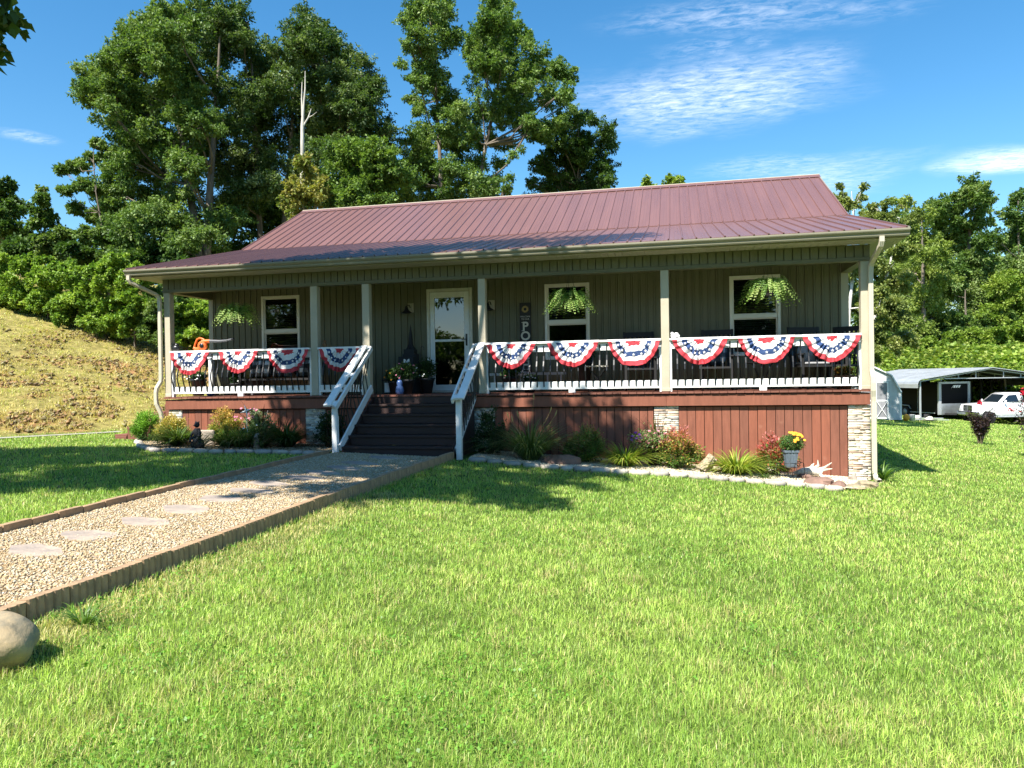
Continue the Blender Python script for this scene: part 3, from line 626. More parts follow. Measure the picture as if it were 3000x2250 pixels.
for i, p in enumerate(pp):
    d = (pp[min(i+1, len(pp)-1)]-pp[max(i-1, 0)]).normalized(); s = Vector((-d.y, d.x, 0))
    for q in (-w_, w_): r_ = p+s*q; vs.append((r_.x, r_.y, H(r_.x, r_.y)+.02))
dv.add(vs, [(2*i, 2*i+1, 2*i+3, 2*i+2) for i in range(len(pp)-1)]); tag(dv.build('gravel_drive', dm_), kind='structure')
# gravel
def pebbles(name, n, fx, label, rmin, rmax, pal):
    x, y = fx(n); n = len(x); z = Hf(x, y)+.035+RNG.uniform(0, .008, n)
    base = np.array([(0, 0, 1), (1, 0, .1), (.3, .95, 0), (-.8, .6, .1), (-.8, -.6, 0), (.3, -.95, .1), (0, 0, -.8)], float)
    tri = np.array([(0, 1, 2), (0, 2, 3), (0, 3, 4), (0, 4, 5), (0, 5, 1), (6, 2, 1), (6, 3, 2), (6, 4, 3), (6, 5, 4), (6, 1, 5)])
    a = RNG.uniform(0, 6.28, n); r = RNG.uniform(rmin, rmax, n); e = RNG.uniform(.55, .95, n); h = RNG.uniform(.4, .75, n); jit = RNG.uniform(.8, 1.2, (n, 7, 3))
    B = base[None]*jit; bx = B[..., 0]*r[:, None]; by = B[..., 1]*(r*e)[:, None]; bz = B[..., 2]*(r*h)[:, None]
    tl = RNG.uniform(-.5, .5, n)[:, None]; bz = bz+bx*tl
    V = np.stack([x[:, None]+bx*np.cos(a)[:, None]-by*np.sin(a)[:, None], y[:, None]+bx*np.sin(a)[:, None]+by*np.cos(a)[:, None], z[:, None]+bz], -1).reshape(-1, 3)
    F = (tri[None]+(np.arange(n)*7)[:, None, None]).reshape(-1, 3)
    pal = np.array(pal); c = pal[RNG.integers(0, len(pal), n)]*RNG.uniform(.75, 1.15, (n, 1)); c = np.repeat(c, 7, 0)
    o = np_mesh(name, V, [F], c, MT['pebble'], smooth=True); tag(o, label, 'gravel', kind='stuff'); return o
GP = [tuple(v*k for v, k in zip(q, (.80, .75, .65))) for q in [(.62, .50, .32), (.55, .42, .25), (.66, .57, .42), (.48, .36, .22), (.70, .62, .50), (.40, .31, .20), (.58, .46, .36), (.62, .60, .55)]]
def fpath(n):
    y = -1.52-11.2*RNG.uniform(0, 1, n)**1.0; u = RNG.uniform(0, 1, n); return pathL(y)+.05+u*(pathR(y)-pathL(y)-.12), y
pebbles('path_gravel', 88000, fpath, 'tan pea gravel filling the straight front path', .006, .016, GP)
def fbed(P, n):
    xs = [p[0] for p in P]; ys = [p[1] for p in P]; x = RNG.uniform(min(xs), max(xs), n); y = RNG.uniform(min(ys), max(ys), n); k = inpoly(x, y, P); return x[k], y[k]
pebbles('bed_gravel', 26000, lambda n: fbed(bedR, n), 'pale pea gravel mulch in the bed right of the steps', .009, .018, [(.70, .60, .42), (.62, .50, .33), (.75, .68, .52)])
pebbles('bed_gravel', 9000, lambda n: fbed(bedL, n), 'grey stony mulch in the bed left of the steps', .009, .018, GP)
# ---------------------------------------------------------------- grass
def blades(name, x, y, hgt, wid, col, label, lean=.85, kind='stuff', m='blade', zoff=0):
    n = len(x); z = Hf(x, y)+zoff; a = RNG.uniform(0, 6.28, n); ln = np.abs(RNG.normal(0, lean, n))+.1
    dx, dy = np.cos(a), np.sin(a); b = a+np.pi/2+RNG.uniform(-.6, .6, n); sx, sy = np.cos(b)*wid/2, np.sin(b)*wid/2
    t1 = .5; L1 = ln*.35*hgt; L2 = ln*hgt
    z2 = hgt/np.sqrt(1+ln**2*.7); P0 = np.stack([x, y, z-.01], -1)
    S = np.stack([sx, sy, np.zeros(n)], -1); M1 = np.stack([x+dx*L1, y+dy*L1, z+z2*.6], -1); T = np.stack([x+dx*L2, y+dy*L2, z+z2], -1)
    V = np.stack([P0-S, P0+S, M1+S*.8, M1-S*.8, T], 1).reshape(-1, 3); i0 = np.arange(n)*5
    Q = np.stack([i0, i0+1, i0+2, i0+3], -1); Tt = np.stack([i0+3, i0+2, i0+4], -1)
    o = np_mesh(name, V, [Q, Tt], np.repeat(col, 5, 0), MT[m]); tag(o, label, 'grass', kind=kind); return o
def polar(n, d0, d1, p, half):
    u = RNG.uniform(0, 1, n); e = 2-p; d = (d0**e+u*(d1**e-d0**e))**(1/e); th = YAW+RNG.uniform(-half, half, n)
    return CAM[0]-d*np.sin(th), CAM[1]+d*np.cos(th), d
def ok0(x, y): return ~inpoly(x, y, bedL) & ~inpoly(x, y, bedR) & ~((x > pathL(y)-.06) & (x < pathR(y)+.08) & (y < -1.4)) & ~((x > -.15) & (x < 13.35) & (y > -.12)) & (hill_amt(x, y) < .2) & (np.hypot(x-6.9, y+10.35) > .22)
x, y, d = polar(1080000, 1.9, 62, 1.66, .80)
ok = ~inpoly(x, y, bedL) & ~inpoly(x, y, bedR) & ~((x > pathL(y)-.03) & (x < pathR(y)+.03) & (y < -1.4)) & ~((x > -.15) & (x < 13.35) & (y > -.12) & (y < 12.2)) & ~((x > 4.4) & (x < 6.7) & (y > -1.7) & (y < 0)) & ~near_line(x, y, driveL, .10) & (bank_amt(x, y) < 2) & (hill_amt(x, y) < 26)
ok &= ~((x > -1.75) & (x < .1) & (y > .1) & (y < 1.35))
ok &= ~(np.hypot(x-6.9, y+10.35) < .12)
ok &= ~((x > pathR(y)-.03) & (x < pathR(y)+.05+.10*vnoise(x, y, 5, 8)) & (y < -1.4))
ha = hill_amt(x, y); hil = ha > .3+.5*vnoise(x, y, .9, 31)
ok &= ~(hil & (RNG.uniform(0, 1, len(x)) > .8-.72*sstep(.54, .66, vnoise(x, y, .8, 21)*.42+vnoise(x, y, 2.3, 22)*.3+vnoise(x, y, 5.5, 23)*.28)*sstep(12, 7, ha)))
x, y, d, hil, ha = x[ok], y[ok], d[ok], hil[ok], ha[ok]; n = len(x)
pn = vnoise(x, y, .7, 1)*.5+vnoise(x, y, 2.2, 2)*.5; pn2 = vnoise(x, y, 6, 5)
c1 = np.array([.19, .345, .048]); c2 = np.array([.45, .59, .12]); c3 = np.array([.60, .54, .22])
k = np.clip(RNG.normal(0, .34, n)+.45*sstep(.25, .75, pn)+.32, 0, 1)[:, None]; col = c1*(1-k)+c2*k
dry = (RNG.uniform(0, 1, n) < .10+.25*sstep(.55, .8, pn2)*(pn > .5))[:, None]
edge_dry = (RNG.uniform(0, 1, n) < .75*sstep(.55, .1, np.abs(x-pathR(y)-.15))*(y < -5))[:, None]
col = np.where(dry | edge_dry, c3*RNG.uniform(.7, 1.1, (n, 1)), col); col = col*RNG.uniform(.7, 1.2, (n, 1))*(.86+.10*vnoise(x, y, 1.1, 12)+.26*vnoise(x, y, 6.5, 13))[:, None]
hcol = np.where(RNG.uniform(0, 1, (n, 1)) < .55, np.array([.66, .56, .22]), np.array([.42, .46, .10]))*RNG.uniform(.7, 1.2, (n, 1))
hg = sstep(3, 20, ha)[:, None]; hcol = hcol*(1-.35*hg)+np.array([.36, .38, .09])*.35*hg
col = np.where(hil[:, None], hcol, col)
hgt = (.030+.022*pn2)*RNG.uniform(.6, 1.25, n)*np.clip(.8+d*.012, 1, 1.3); hgt = hgt*(.75+.5*vnoise(x, y, 9, 15)); hgt = np.where(hil, hgt*(.25+2.3*vnoise(x, y, 3.5, 14)**2), hgt)
wid = np.clip(.0010+.00054*d, .0024, .03)*RNG.uniform(.7, 1.3, n)
kk = ~hil
blades('lawn_grass', x[kk], y[kk], hgt[kk], wid[kk], col[kk], 'bright green mown lawn around the house and path')
blades('hillside_grass', x[hil], y[hil], hgt[hil], wid[hil]*1.2, col[hil], 'straw coloured mown grass on the left hillside', lean=1.1)
def fhill(n):
    d = RNG.uniform(15, 34, n); th = YAW+RNG.uniform(.12, .75, n); x = CAM[0]-d*np.sin(th); y = CAM[1]+d*np.cos(th)
    pp_ = vnoise(x, y, .8, 21)*.42+vnoise(x, y, 2.3, 22)*.3+vnoise(x, y, 5.5, 23)*.28; h_ = hill_amt(x, y); k = (h_ > .8) & (h_ < 12) & (pp_ > .50+RNG.uniform(-.04, .10, n)); return x[k], y[k]
pebbles('hill_clods', 16000, fhill, 'brown soil clods and dead grass lumps on the left hillside', .025, .085, [(.24, .14, .07), (.15, .10, .05), (.33, .20, .09), (.20, .16, .07), (.30, .26, .12)])
_x, _y = fhill(26000); _n = len(_x)
blades('dry_tufts', np.repeat(_x, 5)+RNG.normal(0, .035, _n*5), np.repeat(_y, 5)+RNG.normal(0, .035, _n*5), RNG.uniform(.05, .15, _n*5), RNG.uniform(.010, .022, _n*5), np.array([.62, .52, .20])*RNG.uniform(.45, 1.15, (_n*5, 1)), 'tufts of dry straw grass scattered over the left hillside', lean=1.0)
# clover and broad leaved weeds in patches
xc, yc, dc = polar(60000, 1.9, 16, 1.7, .8); kc = ok0(xc, yc) & (vnoise(xc, yc, 1.6, 41)*.6+vnoise(xc, yc, 5, 42)*.4 > .56); xc, yc = xc[kc], yc[kc]; nc = len(xc)
_rg = np.random.default_rng(8); ldc = _rg.normal(size=(nc, 3)); ldc[:, 2] = np.abs(ldc[:, 2])*.5; ldc /= np.linalg.norm(ldc, axis=1, keepdims=True)
szc = _rg.uniform(.010, .022, nc); sdc = np.cross(ldc, _rg.normal(0, .4, (nc, 3))+[0, 0, 1]); sdc /= np.linalg.norm(sdc, axis=1, keepdims=True)
Pc = np.stack([xc, yc, Hf(xc, yc)+_rg.uniform(.012, .038, nc)], -1); Lc_ = ldc*szc[:, None]; Sc_ = sdc*szc[:, None]*.45
Vc = np.stack([Pc, Pc+Lc_*.6+Sc_, Pc+Lc_, Pc+Lc_*.6-Sc_], 1).reshape(-1, 3)
tag(np_mesh('clover', Vc, [np.arange(nc*4).reshape(-1, 4)], np.repeat(np.array([.12, .26, .03])*_rg.uniform(.7, 1.5, (nc, 1)), 4, 0), MT['blade']), 'clover and small broad leaved weeds patched through the lawn', 'clover', kind='stuff')
# longer tufts along edges of path and beds, weeds
nn = 4200; ys = RNG.uniform(-11.5, -1.6, nn); side = RNG.uniform(0, 1, nn) < .6; xs_ = np.where(side, pathR(ys)+.07+np.abs(RNG.normal(0, .04, nn)), pathL(ys)-.04-np.abs(RNG.normal(0, .03, nn)))
blades('edge_grass', xs_, ys, RNG.uniform(.02, .07, nn), RNG.uniform(.003, .006, nn), np.where(RNG.uniform(0, 1, (nn, 1)) < .4, c3, c1*1.2)*RNG.uniform(.7, 1.2, (nn, 1)), 'untrimmed grass fringe along both sides of the path edging', lean=.5)
# ---------------------------------------------------------------- path edging, stepping stones, kerb stones
def edging_block():
    mb = MB(); L = .30; nsc = 5; pr = []
    for i in range(nsc*6+1):
        t = i/6; pr.append((L*i/(nsc*6)-L/2, .050-.015*(1-abs(math.sin(math.pi*t)))**1.6))
    n_ = len(pr); top = .085; vs = [(y_, a, -.1) for a, y_ in pr]+[(y_, a, top) for a, y_ in pr]+[(-.018, a, -.1) for a, y_ in pr]+[(-.018, a, top) for a, y_ in pr]
    fs = []
    for i in range(n_-1): fs += [(i, i+1, n_+i+1, n_+i), (n_+i, n_+i+1, 3*n_+i+1, 3*n_+i), (2*n_+i+1, 2*n_+i, 3*n_+i, 3*n_+i+1)]
    fs += [(0, n_, 3*n_, 2*n_), (2*n_-1, n_-1, 3*n_-1, 4*n_-1)]
    mb.add(vs, fs); return mb
eb = edging_block().build('edging_block', MT['edging'], recalc=True); first = True
def place_edging(xf, side, y0, y1, dz, grp, lab):
    global first
    y = y0; i = 0
    while y > y1:
        o = eb if first else eb.copy()
        if not first: COL.objects.link(o)
        first = False; xx = float(xf(y-.15)); dxx = float(xf(y-.3)-xf(y))
        o.location = (xx, y-.15, H(xx, y-.15)+dz+random.uniform(-.006, .006)); o.rotation_euler = (random.uniform(-.01, .01), random.uniform(-.03, .03), (0 if side > 0 else math.pi)+math.atan2(dxx, -.3)*-1*0+random.uniform(-.02, .02)+math.atan(dxx/.3))
        tag(o, lab, 'edging', grp); y -= .308; i += 1
place_edging(pathR, 1, -1.5, -11.0, .05, 'scalloped blocks along the right path edge', 'scalloped tan concrete block edging the right side of the path')
place_edging(pathL, -1, -1.7, -12.6, .01, 'scalloped blocks along the left path edge', 'scalloped tan concrete block edging the left side of the path')
SS = [(1450, 308), (1550, 285), (1640, 262), (1740, 235), (1350, 333), (1245, 363), (1110, 393), (960, 432), (780, 480), (580, 535), (340, 600), (110, 680)]
SS = sorted(SS, key=lambda q: -q[0])
labs = ['nearest the steps', 'second from the steps', 'third from the steps', 'fourth from the steps', 'fifth from the steps', 'sixth from the steps, partly dappled', 'sixth from the near end', 'fifth from the near end, half shaded', 'fourth from the near end', 'third from the near end', 'second from the near end', 'nearest the camera, cut by the left frame edge']
for i, (u, v) in enumerate(SS):
    p = gp(u*.6329, 1200+v*.6329); rn = random.Random(i+40); mb = MB(); n_ = rn.choice((6, 7, 8)); pts = []
    for k in range(n_):
        a = 2*math.pi*k/n_+rn.uniform(-.25, .25); pts.append((math.cos(a)*rn.uniform(.22, .32), math.sin(a)*rn.uniform(.13, .2)))
    dz = .056; vs = [(a, b, dz) for a, b in pts]+[(a*1.02, b*1.02, dz-.012) for a, b in pts]+[(a*1.02, b*1.02, 0) for a, b in pts]
    mb.add(vs, [tuple(range(n_))]+[(q*n_+n_+j-n_*0, q*n_+n_+(j+1) % n_, q*n_+(j+1) % n_, q*n_+j) for q in (0, 1) for j in range(n_)])
    o = mb.build('stepping_stone', MT['flag'], loc=(5.38+.02*i*0+rn.uniform(-.04, .04)+.1*(p[1] > -5), p[1], H(5.5, p[1])))
    o.rotation_euler = (0, R(4), rn.uniform(-.2, .2)); tag(o, 'flat tan stepping stone in the gravel, '+labs[i], 'stepping stone', 'stepping stones down the path')
def kerb(pts, lab, grp, ddark=0):
    P = [Vector((a, b, 0)) for a, b in pts]; L = [0]
    for a, b in zip(P[:-1], P[1:]): L.append(L[-1]+(b-a).length)
    s = 0; i = 0
    while s < L[-1]:
        rn = random.Random(i*7+int(L[-1]*10)); ln = rn.uniform(.2, .34); m_ = min(s+ln/2, L[-1]); j = max(k for k in range(len(L)) if L[k] <= m_+1e-6); j = min(j, len(P)-2)
        t = (m_-L[j])/(L[j+1]-L[j]); p = P[j].lerp(P[j+1], t); d = P[j+1]-P[j]
        mb = MB(); mb.blob((0, 0, 0), (ln*.53, .085*rn.uniform(.8, 1.2), .06), seed=i+int(ln*1000), amp=.07, n=10, m=6)
        mb.v = [(a, b, max(-.05, min(.045, c*1.15))) for a, b, c in mb.v]
        o = mb.build('kerb_stone', MT['kerbs'][rn.randrange(3)], loc=(p.x, p.y, H(p.x, p.y)+.028)); o.rotation_euler = (rn.uniform(-.06, .06), rn.uniform(-.06, .06), math.atan2(d.y, d.x)+rn.uniform(-.08, .08))
        tag(o, lab, 'edging stone', grp); s += ln+.008; i += 1
MT['kerbs'] = [mat('kerb_a', (.40, .35, .28), .85, .25, 9, .5, 25), mat('kerb_b', (.33, .29, .25), .85, .25, 9, .5, 25), mat('kerb_c', (.46, .41, .33), .85, .25, 9, .5, 25)]
kerb([(-.8, .2), (-.36, -.46), (.36, -1.26), (1.08, -1.79), (1.55, -1.73), (2.33, -1.77), (2.96, -1.65), (3.68, -1.66), (4.25, -1.72)], 'rounded grey cast stone edging the flower bed left of the steps', 'stones edging the left flower bed')
kerb([(6.78, -1.48), (7.4, -1.56), (8.04, -1.66), (8.67, -1.66), (9.1, -1.68), (9.72, -1.64), (10.43, -1.56), (11.1, -1.64), (12.0, -1.61), (12.4, -1.68)], 'rounded pale cast stone edging the flower bed right of the steps', 'stones edging the right flower bed')
# boulder
mb = MB(); mb.blob((0, 0, 0), (.18, .16, .145), seed=11, amp=.13, n=36, m=24, f=1.0); c = gp(-12, 1948)
o = mb.build('boulder', MT['rock'], loc=(c[0], c[1], H(c[0], c[1])+.10)); tag(o, 'large rounded tan boulder beside the path at the lower left corner', 'boulder')
# ================================================================ TREES
def rnd_dirs(n, rng):
    v = rng.normal(size=(n, 3)); return v/np.linalg.norm(v, axis=1, keepdims=True)
def leaf_quads(C, Ldir, size, wid, rng, fold=.25):
    """C (n,3) leaf base; Ldir (n,3) axis; returns V"""
    n = len(C); up = np.tile([0., 0., 1.], (n, 1))+rng.normal(0, .55, (n, 3)); s = np.cross(Ldir, up); s /= np.linalg.norm(s, axis=1, keepdims=True)+1e-9
    nn = np.cross(s, Ldir); L = size[:, None]; W = (size*wid)[:, None]
    m = C+Ldir*L*.45+nn*W*fold*.4
    return np.stack([C, m+s*W*.5, C+Ldir*L-nn*W*.1, m-s*W*.5], 1).reshape(-1, 3)
def crown(name, parent, lumps, n_leaf, size, pal, seed, m='leaf', sub=17, flat=.8, droop=.25, wid=.6, shell=.35, subr=.36, gap=0.0, world=True):
    rng = np.random.default_rng(seed); lumps = np.array(lumps, float); wts = lumps[:, 3]**2; wts /= wts.sum()
    Cs = []; Rs = []; Ts = []
    for i, (x, y, z, r) in enumerate(lumps):
        k = max(5, int(sub*(.7+.6*rng.uniform()))); d = rnd_dirs(k, rng); d[:, 2] = d[:, 2]*flat+.10; rad = r*rng.uniform(shell, 1.02, k)
        Cs.append(np.array([x, y, z])+d*rad[:, None]); Rs.append(np.full(k, r*subr)*rng.uniform(.7, 1.35, k)); Ts.append(np.full(k, rng.uniform(0, 1))*.5+rng.uniform(0, .5, k))
        Cs.append(np.array([[x, y, z]])); Rs.append(np.array([r*.42])); Ts.append(np.array([.3]))
    Cs = np.concatenate(Cs); Rs = np.concatenate(Rs); Ts = np.concatenate(Ts); w_ = Rs**2; w_ /= w_.sum()
    k = rng.choice(len(Cs), n_leaf, p=w_)
    ax = rnd_dirs(len(Cs), rng)*.8; ax[:, 2] = ax[:, 2]*.5+.12; own = np.concatenate([np.full(1, 0)]) if False else None
    Lc = lumps[:, :3].mean(0); rad_ = Cs-Lc; rad_ /= np.linalg.norm(rad_, axis=1, keepdims=True)+1e-9; ax = ax+rad_*.7; ax /= np.linalg.norm(ax, axis=1, keepdims=True)
    tq = rng.uniform(-.75, 1.25, n_leaf); taper = np.clip(1.15-.62*np.abs(tq), .25, 1)
    off = ax[k]*(tq*Rs[k]*1.15)[:, None]+rng.normal(0, .34, (n_leaf, 3))*(Rs[k]*taper)[:, None]; d = off/(np.linalg.norm(off, axis=1, keepdims=True)+1e-9); off[:, 2] = off[:, 2]*.8-.10*Rs[k]*tq**2
    P = Cs[k]+off; ld = d*.7+rnd_dirs(n_leaf, rng)*.8; ld[:, 2] -= droop; ld /= np.linalg.norm(ld, axis=1, keepdims=True)
    sz = size*rng.uniform(.55, 1.35, n_leaf); V = leaf_quads(P, ld, sz, wid, rng); idx = np.arange(n_leaf*4).reshape(-1, 4)
    pal = np.array(pal); t = np.clip(Ts[k]*.75+rng.normal(0, .18, n_leaf)+.12, 0, 1)*(len(pal)-1.001); i0 = t.astype(int); f = (t-i0)[:, None]
    c = (pal[i0]*(1-f)+pal[np.minimum(i0+1, len(pal)-1)]*f)*rng.uniform(.8, 1.2, (n_leaf, 1))
    return np_mesh(name, V, [idx], np.repeat(c, 4, 0), MT[m], parent, world)
def trunk_mesh(base, tops, lumps, r0, seed, mt, parent, forkz=.35, name='trunk', nl=60):
    rn = random.Random(seed); mb = MB(); base = Vector(base); axes = []
    for tp in tops:
        tp = Vector(tp); pts = []; N = 8; w1 = Vector((rn.uniform(-1, 1), rn.uniform(-1, 1), 0))*(tp-base).length*.03
        for i in range(N+1): t = i/N; p = base.lerp(tp, t)+w1*math.sin(t*5+rn.uniform(0, .5)); pts.append(p)
        rad = [r0*(1-.86*(i/N))*(1.25 if i == 0 else 1) for i in range(N+1)]; mb.tube(pts, rad, 9); axes.append((pts, rad))
    L = list(lumps); rn.shuffle(L)
    for (x, y, z, r) in L[:nl]:
        c = Vector((x, y, z)); best = None
        for pts, rad in axes:
            for i in range(2, len(pts)):
                h = (c-pts[i]); dist = h.length+max(0, pts[i].z-c.z+.25*math.hypot(h.x, h.y))*3
                if best is None or dist < best[0]: best = (dist, pts[i], rad[i])
        p0 = best[1]; mid = p0.lerp(c, .5)+Vector((rn.uniform(-.2, .2), rn.uniform(-.2, .2), -.08*(c-p0).length)); rr = max(.02, min(best[2]*.5, .012*(c-p0).length+.03))
        mb.tube([p0, p0.lerp(mid, .5), mid, mid.lerp(c, .5)+Vector((0, 0, .1)), c], [rr, rr*.85, rr*.7, rr*.5, rr*.25], 6)
        for q in range(3):
            e = c+Vector((rn.uniform(-1, 1), rn.uniform(-1, 1), rn.uniform(-.4, 1)))*r*.8; mb.tube([mid.lerp(c, .5), c.lerp(e, .4), e], [rr*.45, rr*.3, rr*.12], 5)
    return mb.build(name, mt, parent)
def lumps_px(L, depth, seed, spread=1.0, fill=0):
    rn = random.Random(seed); out = []; L = list(L)
    if fill:
        ex = []
        for i, a in enumerate(L):
            nb = sorted((math.hypot(a[0]-b[0], a[1]-b[1]), j) for j, b in enumerate(L) if j != i)[1:6]
            for dq, j in nb:
                b = L[j]
                if dq < 2.3*(a[2]+b[2]) and rn.random() < fill: t = rn.uniform(.35, .65); ex.append((a[0]*(1-t)+b[0]*t, a[1]*(1-t)+b[1]*t, (a[2]+b[2])*rn.uniform(.36, .46)))
        L = L+ex
    for (px, py, r) in L:
        dd = depth+rn.uniform(-1, 1)*spread*2.2; P = at(px, py, dd); out.append((P[0], P[1], P[2], 1.2*r*dd/FPX))
    return out
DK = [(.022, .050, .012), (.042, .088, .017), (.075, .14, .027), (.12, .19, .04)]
MD = [(.04, .085, .017), (.08, .15, .03), (.15, .23, .055), (.27, .34, .13)]
LT = [(.09, .16, .020), (.15, .24, .030), (.22, .31, .045), (.29, .35, .07)]
LT2 = [(.06, .13, .018), (.14, .25, .032), (.26, .38, .055), (.40, .48, .12)]
OL = [(.09, .13, .035), (.16, .21, .055), (.24, .28, .075), (.32, .34, .11)]
def tree(name, label, cat, L, depth, basepx, n, size, pal, seed, r0=.22, tops=None, spread=1.0, group=None, bark='bark', m='leaf', fill=0, **kw):
    lm = lumps_px(L, depth, seed, spread, fill); bx = at(basepx[0], basepx[1], depth); b = (bx[0], bx[1], H(bx[0], bx[1])-.1)
    o = thing(name, label, cat, b, 0, group)
    tops = tops or [max(L, key=lambda q: -q[1])[:2]]
    tp = [tuple(at(q[0], q[1], depth)) for q in tops]
    trunk_mesh(b, tp, lm, r0, seed, MT[bark], o)
    crown('crown', o, lm, n, size, pal, seed+1, m=m, **kw); return o
D_ = [(240,215,30),(288,205,34),(245,285,27),(290,292,38),(345,240,48),(345,150,30),(372,108,34),(405,85,34),(450,105,50),(440,180,55),(380,200,42),(520,50,50),(470,30,35),(565,30,45),(560,130,58),(500,200,58),(410,300,62),(350,345,42),(350,400,45),(430,390,62),(500,310,58),(580,220,48),(560,300,48),(480,460,62),(400,480,55),(360,530,50),(430,570,58),(520,540,58),(560,440,56),(600,370,48),(350,620,48),(420,660,58),(500,640,58),(400,740,52),(330,700,45),(470,730,50),(300,640,30),(320,560,30),(310,440,22),(300,760,48),(380,790,52),(460,800,52),(540,770,55),(600,700,55),(660,640,50),(340,830,40)]
tree('oak_tree', 'huge dense oak with the broadest round crown, rising highest left of the house', 'tree', D_, 34, (600, 900), 290000, .125, MD, 101, .26, [(640, 60), (500, 120), (420, 250)], 1.5, fill=.42)
E_ = [(640,35,40),(700,50,40),(660,110,50),(640,190,48),(745,150,35),(770,200,40),(895,55,40),(870,95,36),(930,95,36),(975,130,32),(850,150,36),(960,190,45),(900,180,55),(1000,230,45),(1055,185,30),(1085,225,34),(1100,285,30),(1060,290,45),(1000,290,50),(930,260,50),(860,230,45),(1000,360,50),(930,350,52),(1080,345,30),(1125,375,25),(1140,345,16),(860,330,50),(800,290,50),(760,270,50),(660,60,42),(620,115,45),(690,140,45),(1040,410,45),(980,440,52),(900,440,52),(820,420,52),(740,390,52),(690,320,45),(650,420,52),(700,510,52),(780,540,52),(850,540,45),(640,590,50),(720,620,50),(640,290,30),(1130,420,30)]
tree('hardwood_tree', 'tall dark hardwood with a peaked crown standing just right of the big oak', 'tree', E_, 37, (790, 900), 250000, .125, [(.022, .05, .012), (.045, .09, .018), (.10, .16, .04), (.26, .32, .16)], 111, .2, [(890, 70), (720, 60), (1060, 220)], 1.5, fill=.5)
F_ = [(990,455,45),(1060,435,45),(1115,445,38),(1145,485,30),(1000,520,46),(1080,510,46),(1130,540,40),(1020,580,42),(1095,590,42),(955,590,36),(1180,520,28),(1060,640,40),(980,640,40)]
tree('young_maple', 'lower bright green maple just behind the left end of the roof ridge', 'tree', F_, 31, (1050, 950), 60000, .13, [(.05, .10, .02), (.09, .16, .028), (.15, .24, .04), (.23, .32, .08)], 121, .16, [(1060, 430)], .7, fill=.4)
G_ = [(890,480,26),(915,520,30),(870,560,30),(905,590,36),(940,560,26),(850,600,26),(880,640,30)]
tree('yellowing_sapling', 'thin yellow tinged sapling at the foot of the bare dead tree', 'tree', G_, 29, (890, 900), 6500, .15, [(.08, .13, .025), (.17, .22, .04), (.28, .24, .07), (.30, .33, .08)], 131, .08, [(890, 480)], .4)
CA = [(1210,20,28),(1250,5,32),(1300,10,28),(1190,65,24),(1230,70,32),(1280,70,32),(1315,40,22),(1200,135,26),(1250,130,32),(1300,130,32),(1180,190,18),(1230,190,30),(1280,200,34),(1230,250,28),(1210,290,24),(1290,270,30),(1340,105,26),(1440,10,26),(1480,15,26),(1422,55,24),(1470,60,30),(1400,110,34),(1450,110,36),(1500,92,28),(1538,102,24),(1380,160,34),(1430,170,36),(1490,160,36),(1548,152,28),(1590,155,22),(1450,220,38),(1510,220,40),(1570,210,36),(1628,202,28),(1668,225,24),(1658,260,20),(1400,250,34),(1460,290,38),(1530,280,36),(1590,292,26),(1640,300,22),(1678,322,16),(1360,310,30),(1320,340,34),(1280,330,30),(1250,380,30),(1205,400,30),(1420,340,38),(1490,350,32),(1550,350,28),(1596,368,24),(1350,390,40),(1285,420,40),(1215,450,34),(1420,410,36),(1485,420,22),(1525,437,14),(1400,470,32),(1462,480,24),(1340,480,40),(1270,500,42),(1200,520,40),(1490,520,14),(1400,540,36),(1440,565,26),(1330,560,44),(1245,580,46),(1190,590,36),(1480,590,22),(1642,338,20),(1622,378,22),(1600,412,20),(1560,400,24)]
tree('tall_hickory', 'tall open crowned tree with two leaders and sky showing through, in the middle', 'tree', CA, 38, (1340, 900), 230000, .12, [(.045, .10, .02), (.09, .165, .032), (.16, .25, .06), (.29, .37, .14)], 141, .2, [(1250, 20), (1470, 30)], 1.1, fill=.30, sub=18, subr=.33)
CB = [(1690,350,28),(1740,350,26),(1778,382,24),(1650,390,30),(1700,410,36),(1758,430,36),(1792,425,16),(1612,452,22),(1575,490,24),(1640,470,36),(1710,490,40),(1765,500,32),(1580,540,26),(1640,550,36),(1710,560,36),(1765,560,28),(1545,580,20),(1680,610,36)]
tree('dark_tree', 'small dark tree right of the tall middle tree, above the roof ridge', 'tree', CB, 42, (1680, 900), 90000, .115, DK, 151, .22, [(1710, 360)], .9, fill=.3)
tree('distant_treetop', 'tiny leafy treetop peeking over the ridge, left of two', 'tree', [(1900, 540, 16), (1885, 560, 20), (1915, 560, 16)], 48, (1900, 800), 1500, .22, LT, 161, .1, [(1900, 535)], .3)
tree('distant_treetop', 'small leafy treetop peeking over the ridge, right of two', 'tree', [(1965, 530, 16), (1988, 532, 15), (1975, 560, 24)], 48, (1975, 800), 2200, .22, LT, 165, .1, [(1975, 525)], .3)
